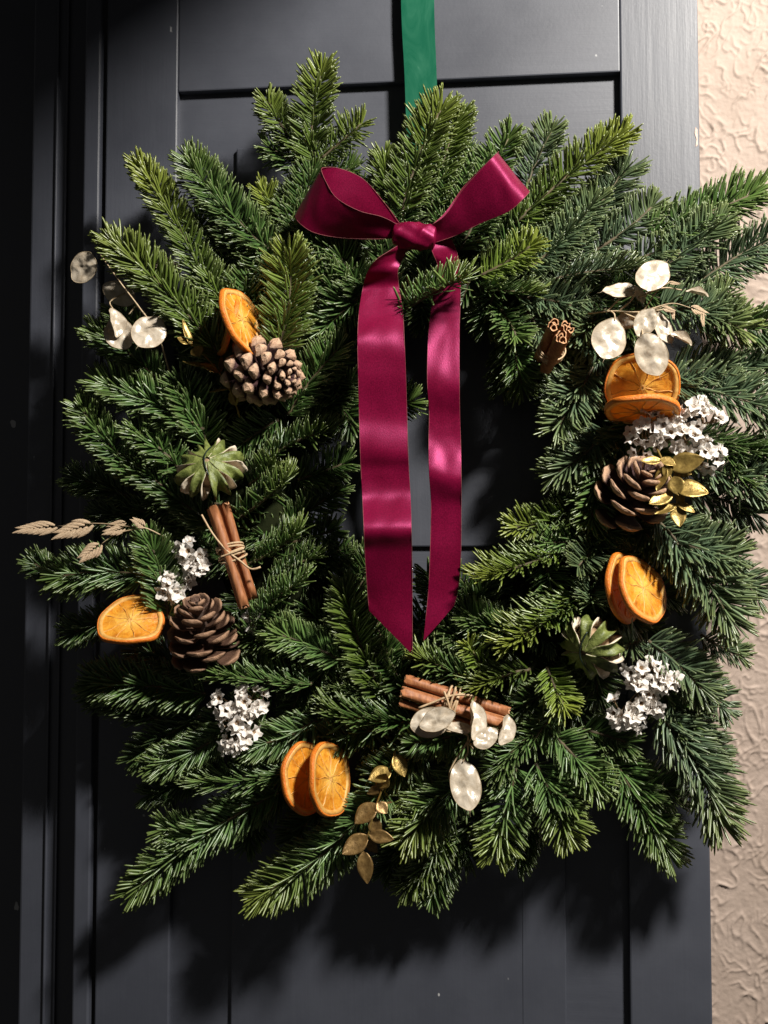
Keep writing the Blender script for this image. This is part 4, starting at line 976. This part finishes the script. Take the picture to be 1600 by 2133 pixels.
def gold(leaves, stem, label, seed):
    """leaves: (base px, base py, d, tip px, tip py, dtip, width factor, normal)"""
    c = at(*stem[0]); root = thing('gold_leaf_sprig', c, label, 'gold leaves', 'gold painted leaf sprigs')
    v, f = tube(catmull([at(*p) for p in stem], 24), np.linspace(0.0010, 0.0006, 24), 6); part('stem', v, f, M_GOLD, root)
    for i, (bx, by, d, tx, ty, dt, wf, nn) in enumerate(leaves):
        B, T = at(bx, by, d), at(tx, ty, dt); x = T-B; Lw = np.linalg.norm(x)
        x = nrm(x); z = nrm(np.asarray(nn)-x*np.dot(nn, x)); y = np.cross(z, x)
        o = link('leaf', (LEAF_B if seed == 63 and i not in (0, 1, 3) else LEAF)[(i+seed) % 4], root); w = Lw*wf; p = B-c
        o.matrix_local = Matrix(((x[0]*Lw, y[0]*w, z[0]*Lw*.8, p[0]), (x[1]*Lw, y[1]*w, z[1]*Lw*.8, p[1]), (x[2]*Lw, y[2]*w, z[2]*Lw*.8, p[2]), (0, 0, 0, 1)))
F_ = (0.05, -1, 0.1)
gold([(396, 715, 128, 370, 702, 132, 1.3, (.3, -.8, .6)), (400, 722, 128, 378, 668, 126, .5, (.8, -.6, 0)), (406, 722, 130, 416, 742, 136, 1.7, F_), (452, 770, 122, 380, 755, 126, .55, (0, -.5, .9)),
      (458, 776, 122, 418, 756, 132, 1.0, (.2, -.7, .7)), (460, 775, 120, 460, 740, 122, .7, (.8, -.6, .1)), (476, 812, 112, 488, 750, 110, .9, (-.6, -.8, .1)), (478, 810, 112, 436, 818, 116, .45, (0, -.5, .9)), (490, 845, 104, 484, 806, 106, 1.2, (-.4, -.8, 0))],
     [(500, 870, 96), (484, 822, 108), (462, 784, 118), (430, 745, 124), (398, 716, 128)], 'pale gold leaf sprig left of the pale tipped pine cone', 61)
gold([(1378, 958, 146, 1334, 962, 150, .8, (.2, -.8, .5)), (1376, 955, 146, 1408, 968, 152, 1.2, (0, -.8, .6)), (1392, 972, 146, 1468, 956, 156, 1.0, (.1, -.9, .25)), (1402, 980, 142, 1442, 988, 140, .9, (0, -.9, -.3)),
      (1385, 970, 148, 1370, 1024, 150, .8, (-.5, -.8, .1)), (1398, 990, 148, 1380, 974, 152, 1.5, (-.2, -.9, .2)), (1404, 992, 150, 1414, 1032, 156, 1.3, (-.3, -.9, .2)), (1404, 1014, 150, 1477, 1024, 158, 1.05, (.15, -.85, .5)),
      (1402, 1024, 148, 1352, 1052, 154, .95, (-.1, -.9, .35)), (1408, 1020, 146, 1424, 1050, 146, 1.2, (.4, -.85, 0)), (1412, 1050, 148, 1364, 1072, 152, .7, (-.1, -.7, .6)), (1410, 1048, 150, 1448, 1066, 156, .75, (.1, -.9, .4)), (1410, 1052, 150, 1416, 1098, 154, 1.15, (0, -1, -.05)),
      (1404, 1000, 146, 1420, 980, 140, 1.0, (.2, -.9, 0))],
     [(1366, 930, 126), (1382, 962, 142), (1400, 1000, 146), (1408, 1030, 148), (1411, 1056, 150)], 'gold leaf sprig hanging over the dark cone on the right', 62)
gold([(822, 1572, 126, 844, 1618, 130, 1.1, (.5, -.8, .1)), (815, 1604, 128, 768, 1625, 136, 1.2, (-.1, -.8, .5)), (800, 1635, 130, 765, 1655, 132, 1.0, (0, -.8, -.4)), (790, 1642, 132, 806, 1610, 140, 1.3, (.2, -.8, .5)),
      (786, 1672, 132, 806, 1694, 136, 1.5, (.4, -.85, .1)), (783, 1674, 132, 740, 1716, 140, 1.1, (-.3, -.9, .2)), (775, 1700, 130, 788, 1745, 128, 1.0, (.3, -.8, -.2)), (766, 1740, 132, 714, 1780, 140, 1.0, (-.3, -.9, .1)), (768, 1738, 132, 820, 1748, 138, .85, (.2, -.9, .3)),
      (764, 1750, 128, 786, 1776, 124, 1.0, (.3, -.9, -.2)), (756, 1772, 132, 766, 1842, 134, .80, (.2, -.95, .1)), (790, 1676, 128, 820, 1672, 126, .4, (0, -.5, .8))],
     [(824, 1560, 116), (812, 1606, 126), (794, 1650, 130), (780, 1690, 130), (766, 1742, 131), (755, 1774, 131)], 'gold leaf sprig hanging down at the bottom of the wreath', 63)

# ------------------------------------------------------------------ oat grass spikelets
def spikelet_mesh(seed):
    r = np.random.RandomState(seed); parts = []
    for k in range(11):
        s = -1 if k % 2 else 1; u = k/10; x0 = 0.02+0.62*u
        L_ = 0.46*(1-0.30*u); an = s*math.radians(34-16*u)+r.uniform(-.05, .05); v = []
        for i in range(6):
            t = i/5; w = 0.052*math.sin(PI*min(1, .12+.88*t))**0.8*(1-.2*u)+0.004
            c = np.array([x0+L_*t*math.cos(an), (0.035*s)*(1-u)+L_*t*math.sin(an)*(1-.35*t), 0])
            for j in range(6):
                a = 2*PI*j/6; v.append(c+np.array([-math.sin(an)*w*math.cos(a), math.cos(an)*w*math.cos(a), 0.5*w*math.sin(a)+0.012*s]))
        f = [(i*6+j, i*6+(j+1) % 6, (i+1)*6+(j+1) % 6, (i+1)*6+j) for i in range(5) for j in range(6)]
        parts.append((np.array(v), f))
    V, F = merge(*parts); return mesh('spikelet', V, F, M_OAT)
SPK = [spikelet_mesh(k) for k in (1, 2, 3)]
def oats(spk, stems, label, seed):
    c = at(*stems[0][0]); root = thing('oat_grass_spray', c, label, 'dried grass', 'dried oat grass on the wreath')
    V, F = merge(*[tube(catmull([at(*p) for p in s], 14), np.linspace(.0007, .0004, 14), 5) for s in stems]); part('stem', V, F, M_STEM, root)
    for i, (bx, by, d, tx, ty, dt, wf, nn) in enumerate(spk):
        B, T = at(bx, by, d), at(tx, ty, dt); x = T-B; Lw = np.linalg.norm(x); x = nrm(x); z = nrm(np.asarray(nn)-x*np.dot(nn, x)); y = np.cross(z, x)
        o = link('spikelet', SPK[i % 3], root); w = Lw*wf; p = B-c
        o.matrix_local = Matrix(((x[0]*Lw, y[0]*w, z[0]*w, p[0]), (x[1]*Lw, y[1]*w, z[1]*w, p[1]), (x[2]*Lw, y[2]*w, z[2]*w, p[2]), (0, 0, 0, 1)))
oats([(122, 1096, 104, 20, 1106, 108, .75, F_), (196, 1090, 112, 100, 1120, 116, .95, F_), (262, 1100, 118, 208, 1112, 122, 1.0, F_), (212, 1132, 116, 158, 1172, 120, 1.3, F_), (304, 1098, 124, 270, 1078, 126, 1.2, F_), (264, 1088, 116, 218, 1096, 114, .8, F_)],
     [[(345, 1120, 100), (304, 1100, 120), (262, 1096, 120), (200, 1090, 112), (120, 1096, 106)], [(300, 1100, 120), (262, 1106, 120), (235, 1116, 118), (210, 1134, 116)]],
     'tan oat grass spray sticking out at the far left of the wreath', 71)
oats([(1378, 640, 134, 1410, 650, 138, 1.0, F_), (1438, 640, 128, 1478, 656, 130, 1.1, F_), (1400, 644, 134, 1404, 668, 136, .9, F_), (1462, 652, 130, 1466, 684, 132, .7, F_), (1392, 588, 124, 1420, 592, 126, .7, F_)],
     [[(1290, 652, 116), (1350, 645, 128), (1378, 641, 134)], [(1350, 645, 126), (1400, 632, 124), (1438, 641, 128)], [(1340, 648, 126), (1370, 605, 124), (1394, 588, 124)]],
     'small brown oat grass spikelets beside the upper right honesty pods', 72)
